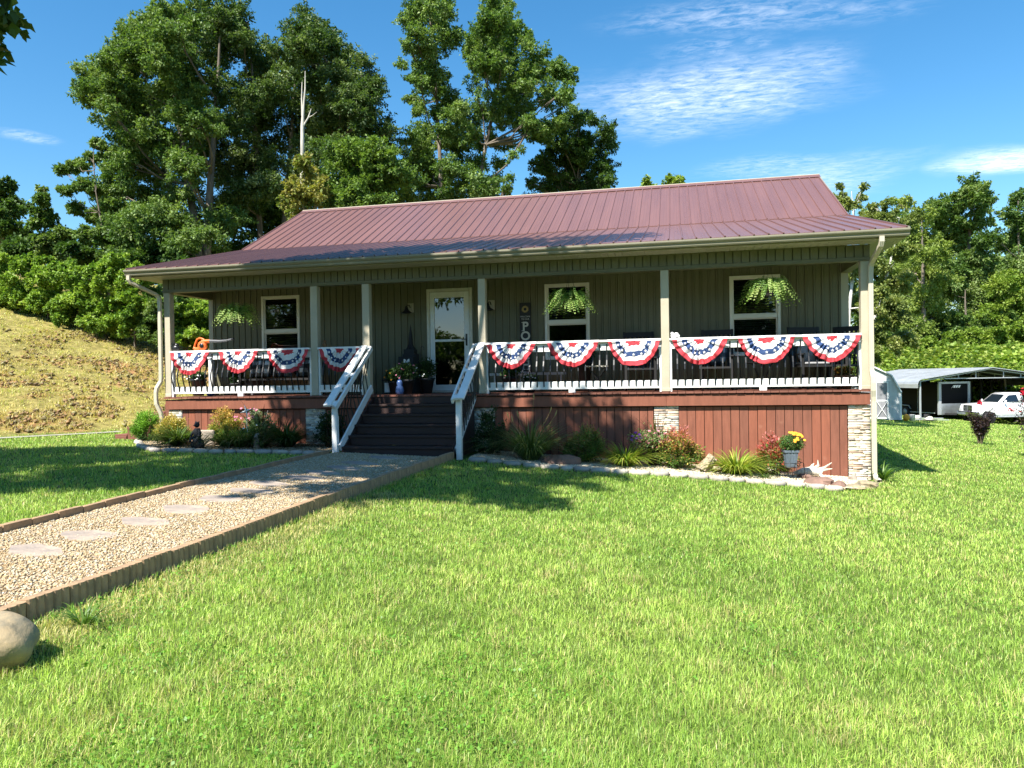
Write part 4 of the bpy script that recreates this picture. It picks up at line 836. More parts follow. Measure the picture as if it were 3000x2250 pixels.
# left side
tree('edge_tree', 'dark leafy tree cut off by the left frame edge above the bushes', 'tree', [(-20,560,40),(10,545,22),(35,600,30),(15,660,36),(58,615,14),(30,720,40),(66,690,22),(-30,650,60)], 40, (0, 900), 36000, .17, DK, 171, .2, [(0, 560)], .8)
tree('slender_tree', 'slender upright tree with a pointed top above the left hillside bushes', 'tree', [(122,555,12),(128,590,18),(118,630,22),(150,650,20),(105,660,18),(132,700,30),(180,700,30),(160,745,32),(95,725,24)], 36, (140, 900), 22000, .14, MD, 181, .07, [(124, 540)], .5)
tree('lacy_tree', 'open lacy tree leaning left of the big oak with thin horizontal branches', 'tree', [(185,500,18),(225,488,26),(265,462,24),(290,425,18),(240,540,24),(198,560,20),(280,555,26),(320,500,26),(225,612,24),(288,630,26),(330,600,26),(300,690,30),(250,690,28),(350,700,36),(375,640,26)], 33, (310, 900), 32000, .13, LT[:1]+MD[1:], 191, .09, [(285, 440)], .9, subr=.36, flat=.5)
bush_lbl = ['leftmost bright green bush at the top of the hillside, cut by the frame edge', 'bright green bush second from the left frame edge on the hill top', 'bushy hillside shrub below the slender upright tree', 'broad leafy bush under the lacy tree on the hillside', 'tall yellow green bush left of the left roof corner', 'dense bush directly left of the left downspout', 'shadowed bush tucked behind the left porch post', 'bright bush seen through the left bay of the porch', 'low sunny bush seen through the porch beside the wall corner']
bl = [(-20, 790, 62, 30), (60, 800, 58, 29.5), (140, 815, 56, 29), (225, 810, 62, 28.5), (310, 815, 66, 28), (395, 850, 66, 27.5), (470, 880, 60, 27), (545, 925, 44, 27), (605, 930, 50, 27.5)]
for i, (px, py, r, dp) in enumerate(bl):
    rn = random.Random(i+300); ye = 893+.24*min(px, 420)+(0 if px < 440 else (px-420)*.1); L = [(px+rn.uniform(-.7, .7)*r, py+rn.uniform(-.75, 1.1)*r, r*rn.uniform(.3, .5)) for _ in range(13)]+[(px+q*r, ye-rn.uniform(8, 24), r*.34) for q in (-.8, -.4, 0, .4, .8)]+[(px+q*r, py+1.15*r, r*.42) for q in (-.7, -.25, .25, .7)]+[(px+q*r, py+1.5*r, r*.34) for q in (-.6, -.2, .2, .6)]
    tree('hillside_bush', bush_lbl[i], 'bush', L, dp, (px, py+r), 30000, .105, LT2 if i != 6 else MD, 310+i, .05, [(px, py-20)], .45, 'bushes along the top of the left hill', sub=9)
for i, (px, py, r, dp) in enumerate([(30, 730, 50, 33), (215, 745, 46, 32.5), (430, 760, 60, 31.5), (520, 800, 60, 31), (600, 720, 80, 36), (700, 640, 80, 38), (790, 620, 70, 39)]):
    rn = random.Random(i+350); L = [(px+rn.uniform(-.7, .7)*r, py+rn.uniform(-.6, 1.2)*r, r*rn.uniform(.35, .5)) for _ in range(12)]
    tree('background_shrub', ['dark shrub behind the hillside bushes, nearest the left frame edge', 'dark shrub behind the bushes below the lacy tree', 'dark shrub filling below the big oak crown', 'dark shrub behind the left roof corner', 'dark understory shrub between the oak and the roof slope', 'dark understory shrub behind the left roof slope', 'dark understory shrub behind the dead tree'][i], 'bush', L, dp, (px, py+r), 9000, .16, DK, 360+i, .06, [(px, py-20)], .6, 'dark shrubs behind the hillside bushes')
# dead snag
b = at(885, 700, 30); sn = thing('dead_tree', 'bare pale dead tree trunk with a forked limb standing in front of the dark hardwood', 'tree', (b[0], b[1], H(b[0], b[1])))
mb = MB(); P = lambda x, y, d=30: tuple(at(x, y, d))
mb.tube([(b[0], b[1], H(b[0], b[1])), P(885, 560), P(886, 470), P(886, 370), P(888, 330), P(894, 260), P(894, 208)], [.12, .1, .085, .075, .05, .03, .012], 8)
mb.tube([P(886, 340), P(884, 290), P(885, 240)], [.045, .03, .012], 7); mb.tube([P(887, 372), P(903, 345), P(912, 318)], [.045, .03, .015], 7); mb.tube([P(903, 345), P(916, 338), P(928, 328)], [.022, .015, .008], 6)
mb.build('trunk', MT['palebark'], sn)
# ---------------------------------------------------------------- right forest
tree('pale_barked_tree', 'sparse olive tree with pale branching limbs just right of the porch end', 'tree', [(2465,548,10),(2462,580,16),(2490,600,22),(2530,548,10),(2520,580,14),(2560,610,18),(2590,600,12),(2540,640,28),(2600,640,24),(2650,660,34),(2580,700,40),(2640,740,42),(2560,780,40),(2510,800,34),(2620,830,44),(2560,880,42),(2500,900,32),(2630,910,42),(2570,970,42),(2510,980,30),(2640,990,40),(2555,1040,26)], 31, (2508, 1100), 52000, .115, OL, 201, .13, [(2480, 560), (2620, 640)], .9, bark='birch', sub=9, subr=.38)
tree('olive_tree', 'rounded olive green tree behind and right of the pale barked one', 'tree', [(2700,640,32),(2690,700,38),(2730,740,42),(2680,790,42),(2740,830,42),(2700,880,42),(2740,930,40),(2690,960,34),(2660,600,20),(2620,590,16)], 66, (2710, 1100), 30000, .22, [(.09, .14, .03), (.17, .24, .045), (.26, .33, .07), (.34, .38, .10)], 211, .25, [(2700, 640)], 1.2)
tree('tall_dark_tree', 'tallest dark green tree on the right, its narrow top against the sky', 'tree', [(2842,540,24),(2855,575,34),(2812,590,32),(2880,590,24),(2762,610,26),(2735,600,16),(2800,640,40),(2860,650,38),(2825,705,42),(2880,700,30),(2765,690,36),(2745,650,26),(2845,760,42),(2790,790,42)], 72, (2830, 1100), 34000, .27, MD, 221, .35, [(2842, 550)], 1.5)
tree('leafy_tree', 'mid green leafy tree below the tallest dark one on the right', 'tree', [(2780,850,44),(2840,870,46),(2790,930,44),(2850,950,44),(2890,820,40),(2905,900,44),(2800,960,30)], 68, (2830, 1100), 26000, .24, MD[1:]+[LT[1]], 231, .2, [(2830, 850)], 1.2)
tree('edge_hardwood', 'tall sunlit hardwood at the right frame edge', 'tree', [(2985,590,30),(2958,640,28),(3015,640,44),(2990,700,46),(2948,715,28),(2925,705,16),(2985,780,48),(2935,780,34),(3030,800,60)], 72, (2990, 1100), 26000, .26, MD, 241, .3, [(2985, 590)], 1.5)
tree('edge_bushy_tree', 'bushy yellow green tree low on the right frame edge above the bank', 'tree', [(2950,850,44),(3010,870,50),(2990,930,50),(2925,930,40),(2960,960,30)], 67, (2970, 1100), 20000, .22, LT, 251, .15, [(2970, 860)], 1.0)
# far woods filling the gaps
for i, (px, py, r, dp, lb) in enumerate([(2600, 700, 90, 82, 'hazy green wood tree far behind the pale barked tree'), (2740, 760, 110, 86, 'far green wood tree filling below the gap in the right skyline'), (2900, 820, 110, 88, 'far dark wood tree between the tallest tree and the frame edge'), (2540, 860, 100, 80, 'far green wood tree beside the right porch post'), (2680, 920, 90, 78, 'far bushy wood tree above the carport roof'), (2850, 900, 90, 80, 'far bushy wood tree above the metal roof peak'), (3000, 870, 100, 84, 'far wood tree at the right frame edge')]):
    rn = random.Random(i+400); L = [(px+rn.uniform(-.75, .75)*r, py+rn.uniform(-.7, .9)*r, r*rn.uniform(.28, .42)) for _ in range(16)]
    tree('wood_tree', lb, 'tree', L, dp, (px, 1100), 15000, .34, MD if i % 2 else MD[1:]+[LT[1]], 410+i, .25, [(px, py-30)], 2.0, 'far wood behind the carport', sub=9)
for i, (px, py, r) in enumerate([(2590, 1050, 34), (2650, 1032, 36), (2720, 1012, 36), (2790, 1000, 36), (2860, 992, 36), (2930, 982, 38), (3000, 968, 40), (2620, 1000, 44), (2700, 975, 46), (2780, 960, 46), (2860, 950, 46), (2940, 940, 46)]):
    rn = random.Random(i+450); L = [(px+rn.uniform(-.8, .8)*r, py+rn.uniform(-.5, .7)*r, r*rn.uniform(.3, .5)) for _ in range(12)]
    tree('bank_bush', ['bright bush left end of the row above the carport', 'bright bush second in the row above the carport', 'bright bush third in the row above the carport', 'bright bush just left of the carport peak', 'bright bush directly above the carport peak', 'bright bush above the truck', 'bright bush at the right frame edge on the bank', 'upper bank bush beside the porch post', 'upper bank bush left of the carport peak', 'upper bank bush below the tall dark tree', 'upper bank bush above the truck cab', 'upper bank bush near the right frame edge'][i], 'bush', L, 64 if i < 7 else 68, (px, py+r*1.3), 9000 if i < 7 else 13000, .24, LT if i < 7 else MD, 460+i, .04, [(px, py)], .8, 'bushes along the top of the right bank', sub=9)
# vines covering the right bank
rng = np.random.default_rng(77); n = 260000; x = rng.uniform(18, 95, n); y = rng.uniform(12, 75, n); bb = bank_amt(x, y)
px_, py_, pz_ = toimg(np.stack([x, y, Hf(x, y)], -1)); ok = (bb > -1.5+rng.normal(0, .5, n)) & (bb < 24) & (px_ > 2350) & (px_ < 3600) & (pz_ > 0); x, y = x[ok], y[ok]; n = len(x)
z = Hf(x, y)+.1+.55*vnoise(x, y, .9, 61)*rng.uniform(0, 1, n); ld = rnd_dirs(n, rng); ld[:, 2] = np.abs(ld[:, 2])*.35; ld /= np.linalg.norm(ld, axis=1, keepdims=True)
V = leaf_quads(np.stack([x, y, z], -1), ld, rng.uniform(.16, .42, n), .8, rng); c = np.array(LT)[rng.integers(0, 4, n)]*rng.uniform(.8, 1.15, (n, 1))*(.75+.5*vnoise(x, y, .5, 62)[:, None])
tag(np_mesh('bank_vines', V, [np.arange(n*4).reshape(-1, 4)], np.repeat(c, 4, 0), MT['leaf']), 'bright green vines blanketing the bank behind the carport', 'ground cover', kind='stuff')
# ---------------------------------------------------------------- big shade tree standing left of the camera (its shadow falls on lawn, steps and roof)
SH = [(-6, -7.5), (1.4, -6.5), (2.9, -6.5), (3.2, -5.8), (4.0, -5.6), (5.2, -5.7), (6.6, -6.2), (8.0, -5.6), (8.7, -2.6), (9.3, -1.4), (9.1, -.55), (7.4, -.45), (6.35, .5), (6.9, 1.7), (10.3, 2.1), (10.6, 3.6), (8.6, 4.0), (4.6, 3.2), (3.4, 1.6), (3.0, .5), (2.7, -.4), (2.4, -1.3), (1.6, -2.2), (0, -2.1), (-1.3, -2.4), (-2, -3), (-6, -4)]
kx, ky = -SUN.x/SUN.z, -SUN.y/SUN.z
rng = np.random.default_rng(5); LM = []
cand = rng.uniform((-6.5, -9), (11, 4.5), (1500, 2)); ins = inpoly(cand[:, 0], cand[:, 1], SH)
for (u, v) in cand[ins]:
    if any(math.hypot(u-a, v-b_) < .40 for a, b_, *_ in LM): continue
    if rng.uniform() < .04: continue
    h = rng.uniform(7.2, 9.2)
    for _ in range(14):
        P = np.array([u-kx*h, v-ky*h, h]); ix, iy, iz = toimg(P)
        if iz < .5 or ix < -180 or ix > 3200 or iy < -190: break
        h += .5
    LM.append((u, v, P[0], P[1], P[2], rng.uniform(.42, .62)))
lm = [(a[2], a[3], a[4], a[5]) for a in LM]
# sparse sprigs entering the top left corner of the frame
corner = [tuple(at(-40, 20, 8.2))+(.30,), tuple(at(10, -25, 8.0))+(.26,), tuple(at(-30, 170, 8.2))+(.2,), tuple(at(-90, 90, 8.3))+(.3,)]
tb = (-1.0, -10.6); o = thing('maple_tree', 'maple hanging a few dark leaves into the top left corner of the frame', 'tree', (tb[0], tb[1], H(*tb)-.1))
trunk_mesh((tb[0], tb[1], H(*tb)-.1), [(-1.6, -10.2, 9.0), (1.4, -9.0, 9.6), (3.6, -6.6, 11.0)], lm, .30, 9, MT['bark'], o, nl=90)
crown('crown', o, lm, 85000, .17, DK[:1]+MD[:3], 12, sub=9, subr=.5, shell=.3)
crown('corner_leaves', o, corner, 360, .15, DK, 14, sub=6, subr=.6, wid=.9, droop=.6)
# trees across the road behind the camera: they show as reflections in the door and window panes
proto = None
for i, (tx, ty, sc, lb) in enumerate([(-26, -36, 1.0, 'roadside tree behind the camera, farthest left'), (-18, -38, 1.1, 'roadside tree behind the camera, second from left'), (-11.5, -39, .95, 'roadside tree behind the camera, left of the low gap'), (-5.5, -40, .42, 'small roadside tree behind the camera in the low gap'), (1, -39, 1.1, 'roadside tree behind the camera, right of the low gap'), (8, -37, 1.0, 'roadside tree directly behind the camera'), (15, -38, 1.15, 'roadside tree behind the camera, second from right'), (23, -36, 1.0, 'roadside tree behind the camera, farthest right')]):
    if proto is None:
        rn = random.Random(500); b = (tx, ty, H(tx, ty)); proto = o = thing('roadside_tree', lb, 'tree', b, 0, 'trees across the road')
        L = [(tx+rn.uniform(-1, 1)*4.2, ty+rn.uniform(-1, 1)*4, b[2]+9*rn.uniform(.02, 1.05), 1.9) for _ in range(34)]
        trunk_mesh(b, [(tx, ty, b[2]+8)], L, .3, i, MT['bark'], o); crown('crown', o, L, 16000, .42, MD, 510)
    else:
        o = copy_tree(proto); o.location = (tx, ty, H(tx, ty)); o.scale = (sc,)*3; o.rotation_euler = (0, 0, i*1.7); tag(o, lb)
# ================================================================ GARDEN PLANTS
def arch_blades(n, L, wdt, rng, spread=1.0, up=.9, seg=5, r0=.06, curl=1.0):
    """arching strap leaves from a clump centre; returns V, quads"""
    a = rng.uniform(0, 6.28, n); e = rng.uniform(.05, 1.05, n)*spread; l = L*rng.uniform(.55, 1.15, n); rb = r0*np.sqrt(rng.uniform(0, 1, n))
    V = []; t = np.linspace(0, 1, seg+1)
    out = np.stack([np.cos(a), np.sin(a)], -1); sd = np.stack([-np.sin(a), np.cos(a)], -1)
    for q in t:
        hz = np.sin(np.clip(e, .05, 1.3))*l*q+curl*.38*l*q*q; vz = l*up*(q-.55*q**2.3*(.4+e*.9)*curl)
        w_ = wdt*(1-q**2.2)*.5+.0006
        P = np.concatenate([out*(rb+hz)[:, None], vz[:, None]], -1); S = np.concatenate([sd*w_, np.zeros((n, 1))], -1); V += [P-S, P+S]
    V = np.stack(V, 1).reshape(-1, 3); k = 2*(seg+1); b = (np.arange(n)*k)[:, None]
    Q = np.concatenate([b+np.array([[2*i, 2*i+1, 2*i+3, 2*i+2]]) for i in range(seg)], 0); return V, Q, k
def grass_clump(name, label, x, y, n, L, wdt, pal, seed, grp=None, part='leaves', **kw):
    rng = np.random.default_rng(seed); o = thing(name, label, 'plant', (x, y, H(x, y)+.03), rng.uniform(0, 6), grp)
    V, Q, k = arch_blades(n, L, wdt, rng, **kw); pal = np.array(pal); c = pal[rng.integers(0, len(pal), n)]*rng.uniform(.75, 1.2, (n, 1))
    np_mesh(part, V, [Q], np.repeat(c, k, 0), MT['blade'], o, world=False); return o
def shrub(name, label, x, y, w_, h, n, size, pal, seed, grp=None, wid=.35, zb=0.0, tops=None, cat='shrub', m='leaf'):
    """whorled leaflets on short stems: nandina-like mound"""
    rng = np.random.default_rng(seed); rn = random.Random(seed); o = thing(name, label, cat, (x, y, H(x, y)+.03), 0, grp)
    mb = MB(); tips = []
    for i in range(int(26+w_*30)):
        a = rn.uniform(0, 6.28); e = math.acos(rn.uniform(.05, 1)); L = rn.uniform(.72, 1.05)
        p = Vector((math.cos(a)*math.sin(e)*w_/2*L, math.sin(a)*math.sin(e)*w_/2*L, zb+(h-zb)*(.18+.82*math.cos(e)*L))); tips.append(p)
        mb.tube([(p.x*.12, p.y*.12, 0), (p.x*.55, p.y*.55, p.z*.6), p], [.006, .004, .002], 5)
    mb.build('stem', MT['stem'], o, world=False)
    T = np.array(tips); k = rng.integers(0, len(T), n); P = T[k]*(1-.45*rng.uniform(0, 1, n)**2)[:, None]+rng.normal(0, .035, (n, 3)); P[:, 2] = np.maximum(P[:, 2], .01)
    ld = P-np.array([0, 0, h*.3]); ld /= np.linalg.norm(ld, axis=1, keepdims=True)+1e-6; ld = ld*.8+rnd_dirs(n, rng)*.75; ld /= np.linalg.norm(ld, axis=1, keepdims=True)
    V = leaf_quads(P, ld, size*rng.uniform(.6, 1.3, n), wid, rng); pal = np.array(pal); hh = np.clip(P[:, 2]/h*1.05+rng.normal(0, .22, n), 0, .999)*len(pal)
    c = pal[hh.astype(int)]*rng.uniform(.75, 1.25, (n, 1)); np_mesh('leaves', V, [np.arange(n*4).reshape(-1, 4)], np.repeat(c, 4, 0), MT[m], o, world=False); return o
G1 = (.06, .13, .02); G2 = (.10, .19, .03); Y1 = (.34, .34, .06); Y2 = (.48, .38, .10); RD = (.40, .07, .05); OR = (.42, .16, .06); PK = (.50, .18, .16)
NAN = [G1, G2, G2, (.20, .24, .05), Y2, OR, PK]
# left bed (x, y measured on the ground)
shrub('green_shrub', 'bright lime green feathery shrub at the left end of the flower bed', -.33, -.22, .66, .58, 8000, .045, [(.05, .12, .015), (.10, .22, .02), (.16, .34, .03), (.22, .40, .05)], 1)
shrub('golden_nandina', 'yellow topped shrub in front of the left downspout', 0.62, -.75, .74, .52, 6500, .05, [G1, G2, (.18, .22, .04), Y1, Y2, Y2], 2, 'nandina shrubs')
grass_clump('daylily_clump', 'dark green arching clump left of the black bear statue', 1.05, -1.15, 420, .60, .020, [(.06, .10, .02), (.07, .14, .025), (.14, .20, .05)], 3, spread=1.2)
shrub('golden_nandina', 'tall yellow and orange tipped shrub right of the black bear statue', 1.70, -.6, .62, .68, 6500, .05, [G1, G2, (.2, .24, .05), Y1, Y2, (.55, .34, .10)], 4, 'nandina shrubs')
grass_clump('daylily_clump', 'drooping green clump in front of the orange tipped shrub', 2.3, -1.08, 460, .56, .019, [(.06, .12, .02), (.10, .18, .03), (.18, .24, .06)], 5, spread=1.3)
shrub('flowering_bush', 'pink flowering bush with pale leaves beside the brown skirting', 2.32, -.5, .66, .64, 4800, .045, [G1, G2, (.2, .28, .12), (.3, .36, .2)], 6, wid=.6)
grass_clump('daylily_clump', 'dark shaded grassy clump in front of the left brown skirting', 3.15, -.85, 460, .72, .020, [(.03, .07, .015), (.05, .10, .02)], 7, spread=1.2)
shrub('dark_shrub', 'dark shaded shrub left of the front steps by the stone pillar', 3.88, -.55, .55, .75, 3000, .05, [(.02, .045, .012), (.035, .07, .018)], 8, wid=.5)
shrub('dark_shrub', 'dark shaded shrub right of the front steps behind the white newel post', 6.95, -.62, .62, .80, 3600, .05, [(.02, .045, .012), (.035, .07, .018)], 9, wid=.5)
grass_clump('spiky_plant', 'tall dark spiky cordyline rising in front of the porch rim board', 2.28, -.28, 38, .98, .028, [(.035, .02, .02), (.05, .03, .025), (.06, .07, .03)], 10, spread=.8, curl=.55, up=1.15)
grass_clump('daylily_clump', 'green clump between the bear statue and the orange tipped shrub', 1.95, -1.0, 220, .55, .018, [(.06, .12, .02), (.10, .18, .03)], 11, spread=1.2)
grass_clump('daylily_clump', 'low green clump under the pink flowering bush', 2.7, -1.05, 240, .5, .018, [(.04, .09, .018), (.08, .15, .03)], 12, spread=1.3)
# flowers on the pink bush
def flowers(o, pts, r, m, name='flower', petals=6, seed=0):
    rn = random.Random(seed)
    for p in pts:
        mb = MB(); c = Vector(p)
        for k in range(petals):
            a = 2*math.pi*k/petals+rn.uniform(0, .5); d = Vector((math.cos(a), math.sin(a)*.6-.3, math.sin(a)*.6+.4)).normalized(); s = d.cross(Vector((0, -1, .5))).normalized()
            mb.add([c, c+d*r*.6+s*r*.35, c+d*r, c+d*r*.6-s*r*.35], [(0, 1, 2, 3)])
        mb.blob(p, r*.35, k, n=6, m=4); mb.build(name, m, o, world=False)
pink = mat('petal_pink', (.62, .20, .28), .6); purple = mat('petal_purple', (.30, .05, .45), .6); orangep = mat('petal_orange', (.85, .36, .02), .6); redp = mat('petal_red', (.62, .02, .04), .6); whitep = mat('petal_white', (.75, .75, .72), .6)
fb = [o for o in scene.objects if o.name.startswith('flowering_bush')][0]; rn = random.Random(4)
flowers(fb, [(rn.uniform(-.36, .05), rn.uniform(-.3, 0), rn.uniform(.42, .72)) for _ in range(14)], .032, pink, seed=1)
flowers(fb, [(rn.uniform(-.1, .22), rn.uniform(-.38, -.2), rn.uniform(.1, .4)) for _ in range(12)], .028, whitep, seed=2)
# right bed
grass_clump('ornamental_grass', 'large arching fountain grass with seed heads right of the front steps', 7.74, -1.0, 800, 1.05, .010, [(.05, .11, .025), (.08, .15, .035), (.13, .20, .05), (.24, .28, .12)], 20, spread=1.15, r0=.13, seg=7)
og = [o for o in scene.objects if o.name.startswith('ornamental_grass')][0]
for k, (hx, hy, hz) in enumerate([(-.34, -.1, .72), (-.26, -.15, .66), (-.18, -.1, .74), (.34, 0, .8), (.42, .02, .74), (.05, .1, 1.02)]):
    mb = MB(); mb.tube([(0, 0, .1), (hx*.6, hy*.6, hz*.7), (hx, hy, hz)], [.003, .002, .002], 5); mb.tube([(hx, hy, hz), (hx*1.06, hy, hz+.06), (hx*1.1, hy, hz+.11)], [.004, .012, .003], 6); mb.build('seed_head', MT['straw'], og, world=False, loc=(0, 0, 0))
og.rotation_euler = (0, 0, 0)
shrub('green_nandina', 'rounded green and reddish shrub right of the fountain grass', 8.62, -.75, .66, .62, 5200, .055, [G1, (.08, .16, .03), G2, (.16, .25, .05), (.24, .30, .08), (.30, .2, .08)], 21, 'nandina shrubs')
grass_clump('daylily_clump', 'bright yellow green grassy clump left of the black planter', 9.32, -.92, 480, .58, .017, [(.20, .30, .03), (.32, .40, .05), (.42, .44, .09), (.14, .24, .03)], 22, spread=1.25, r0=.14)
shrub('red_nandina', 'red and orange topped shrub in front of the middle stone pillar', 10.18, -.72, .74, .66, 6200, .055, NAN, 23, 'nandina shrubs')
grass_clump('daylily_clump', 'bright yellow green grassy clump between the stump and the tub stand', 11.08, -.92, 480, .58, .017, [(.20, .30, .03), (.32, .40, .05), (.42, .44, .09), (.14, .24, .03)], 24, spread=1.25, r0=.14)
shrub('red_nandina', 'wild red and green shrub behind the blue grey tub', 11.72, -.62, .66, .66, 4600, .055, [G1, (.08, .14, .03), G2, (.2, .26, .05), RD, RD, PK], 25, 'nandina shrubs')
for x, y, s, lb in ((11.5, -1.2, 31, 'small low green weed tuft below the tub stand'), (13.55, .6, 32, 'green hosta like clump against the right side wall'), (13.5, .05, 33, 'tall weedy clump behind the right downspout'), (6.9, -9.75, 34, 'weed tuft growing against the path edging near the boulder')):
    grass_clump('weed_tuft', lb, x, y, 60, .42 if x > 13 else .16, .022 if x > 13 else .008, [(.08, .16, .03), (.14, .24, .04)], s, spread=1.0)
# black planter with mixed flowers
px, py = 9.80, -.62; pz = H(px, py)+.03
o = thing('flower_planter', 'tall black plastic planter with purple and pink flowers and a spiky cordyline', 'planter', (px, py, pz))
mb = MB(); mb.lathe([(0, 0), (.10, 0), (.11, .02), (.12, .14), (.125, .15), (.145, .36), (.16, .365), (.16, .40), (.145, .40), (.14, .36), (0, .35)], n=20); mb.build('pot', MT['plastic'], o, world=False)
rng = np.random.default_rng(44); n = 2200; T = rng.normal(0, 1, (n, 3))*np.array([.15, .12, .07])+np.array([-.05, -.05, .46]); ld = rnd_dirs(n, rng); V = leaf_quads(T, ld, rng.uniform(.03, .06, n), .5, rng)
pal = np.array([(.10, .2, .05), (.18, .28, .08), (.25, .33, .14), (.4, .2, .18)]); np_mesh('foliage', V, [np.arange(n*4).reshape(-1, 4)], np.repeat(pal[rng.integers(0, 4, n)], 4, 0), MT['leaf'], o, world=False)
flowers(o, [(-.36, -.12, .50), (-.30, -.16, .47), (-.25, -.15, .53), (-.22, -.17, .48), (-.31, -.1, .56), (-.38, -.1, .44)], .032, purple, seed=3)
flowers(o, [(rn.uniform(-.25, .18), -.15, rn.uniform(.38, .6)) for _ in range(12)], .026, pink, seed=4)
V, Q, k = arch_blades(16, .46, .022, np.random.default_rng(3), spread=.9, curl=.3, up=1.1, r0=.02); V = V+np.array([.03, 0, .42])
np_mesh('cordyline', V, [Q], np.repeat(np.array([(.10, .05, .04)]*8+[(.14, .14, .05)]*8), k, 0), MT['blade'], o, world=False)
# tub of marigolds on wire stand
px, py = 11.90, -.98; pz = H(px, py)+.03
st = thing('wire_plant_stand', 'thin black wire stand carrying the blue grey tub', 'plant stand', (px, py, pz))
mb = MB(); ring = [(math.cos(a)*.17, math.sin(a)*.17, .27) for a in np.linspace(0, 2*math.pi, 25)]; mb.tube(ring, .005, 5, cap=False); ring2 = [(x_*.8, y_*.8, .20) for x_, y_, z_ in ring]; mb.tube(ring2, .005, 5, cap=False); mb.build('ring', MT['black'], st, world=False)
for a in (.3, 1.87, 3.44, 5.0):
    mb = MB(); c_, s_ = math.cos(a), math.sin(a); mb.tube([(c_*.14, s_*.14, .20), (c_*.17, s_*.17, .27), (c_*.22, s_*.22, .25), (c_*.235, s_*.235, .12), (c_*.2, s_*.2, 0)], .005, 5); mb.build('leg', MT['black'], st, world=False)
tubs = o = thing('marigold_tub', 'blue grey square slatted tub overflowing with orange marigolds', 'planter', (px, py, pz+.2), R(8)); o.scale = (.82, .82, .84)
mb = MB(); n0 = math.pi/4; q = math.sqrt(2)
mb.lathe([(0, 0), (.105*q, 0), (.145*q, .27), (.165*q, .275), (.165*q, .315), (.14*q, .315), (.135*q, .26), (0, .25)], n=4, n0=n0, smooth=False)
for s_ in range(4):
    for k_ in (-1, 0, 1):
        mm = Matrix.Rotation(s_*math.pi/2, 4, 'Z'); i0 = len(mb.v); mb.beam((k_*.06, -.107-.0, .01), (k_*.078, -.147, .268), .052, .008, up=(0, 1, 0)); mb.xf(mm, i0)
mb.build('tub', MT['bluegrey'], o, world=False).scale = (.82, .82, 1)
n = 2400; rng = np.random.default_rng(45); T = rnd_dirs(n, rng)*rng.uniform(.5, 1, (n, 1))*np.array([.25, .2, .17])+np.array([.03, 0, .44]); V = leaf_quads(T, rnd_dirs(n, rng), rng.uniform(.025, .05, n), .45, rng)
pal = np.array([(.05, .12, .03), (.09, .18, .04), (.14, .24, .06)]); np_mesh('foliage', V, [np.arange(n*4).reshape(-1, 4)], np.repeat(pal[rng.integers(0, 3, n)], 4, 0), MT['leaf'], o, world=False)
for k_ in range(24):
    a = rn.uniform(0, 6.28); e = rn.uniform(.0, 1.35); c = Vector((.03+math.cos(a)*math.sin(e)*.27, -abs(math.sin(a))*math.sin(e)*.22, .44+math.cos(e)*.20)); mb = MB()
    mb.lathe([(0, .012), (.018, .012), (.028, .004), (.024, -.006), (.008, -.012), (0, -.012)], c, 9, smooth=False); mb.xf(Matrix.Translation(c) @ Matrix.Rotation(.7, 4, 'X') @ Matrix.Translation(-c)); mb.build('flower', orangep, o, world=False)
# stump, driftwood, stones
def simple(name, mb, m, lab, cat, loc, rz=0, grp=None, **kw):
    o = mb.build(name, m, loc=loc, **kw); o.rotation_euler = (0, 0, rz); return tag(o, lab, cat, grp)
mb = MB(); rnn = random.Random(9); pr = []
for j in range(7):
    z = j/6; pr.append([( (.10-.02*z)*(1+.22*math.sin(3*a+z*2)+.12*math.sin(7*a))*math.cos(a), (.09-.01*z)*(1+.22*math.sin(3*a+z*2)+.1*math.cos(5*a))*math.sin(a), z*.27+(.03*math.sin(4*a) if j == 6 else 0)) for a in np.linspace(0, 2*math.pi, 19)[:-1]])
vs = [q for r_ in pr for q in r_]; mb.add(vs, [(i*18+j, i*18+(j+1) % 18, (i+1)*18+(j+1) % 18, (i+1)*18+j) for i in range(6) for j in range(18)]+[tuple(range(108, 126))])
o = simple('tree_stump', mb, MT['log'], 'short rough split stump leaning beside the red topped shrub', 'stump', (10.56, -.98, H(10.56, -.98)+.05)); o.rotation_euler = (-.25, .6, 0)
mb = MB(); mb.tube([(-.45, .05, .08), (-.25, 0, .12), (0, 0, .14), (.2, -.03, .10)], [.03, .09, .11, .07], 10)
for e in ([(0, 0, .16), (.12, -.03, .28), (.1, -.05, .40)], [(.05, 0, .15), (.25, -.05, .22), (.42, -.05, .34)], [(.05, -.02, .13), (.25, -.05, .17), (.43, -.05, .20)], [(.1, -.02, .1), (.22, -.1, .0), (.38, -.15, -.06)], [(.12, -.02, .08), (.2, -.05, .02), (.3, -.02, -.04)], [(-.05, 0, .18), (-.02, -.02, .27), (.02, -.02, .32)]):
    mb.tube(e, [.055, .032, .008], 7)
o = simple('driftwood', mb, MT['driftwood'], 'bleached antler like driftwood right of the marigold tub', 'driftwood', (12.32, -.5, H(12.28, -.5)+.04)); o.scale = (.66, .66, .7)
mb = MB(); mb.tube([(-.3, 0, .07), (-.1, .02, .09), (.15, 0, .08), (.32, -.02, .06)], [.05, .075, .07, .04], 9); simple('driftwood', mb, MT['driftwood'], 'pale grey driftwood log half hidden behind the grassy clump', 'driftwood', (11.42, -.55, H(11.4, -.55)+.02))
def stone(x, y, r, seed, lab, m='brstone', nm='garden_stone'):
    mb = MB(); mb.blob((0, 0, 0), r, seed, .14, 9, 6); return simple(nm, mb, MT[m], lab, 'rock', (x, y, H(x, y)+r[2]*.45), flat=True)
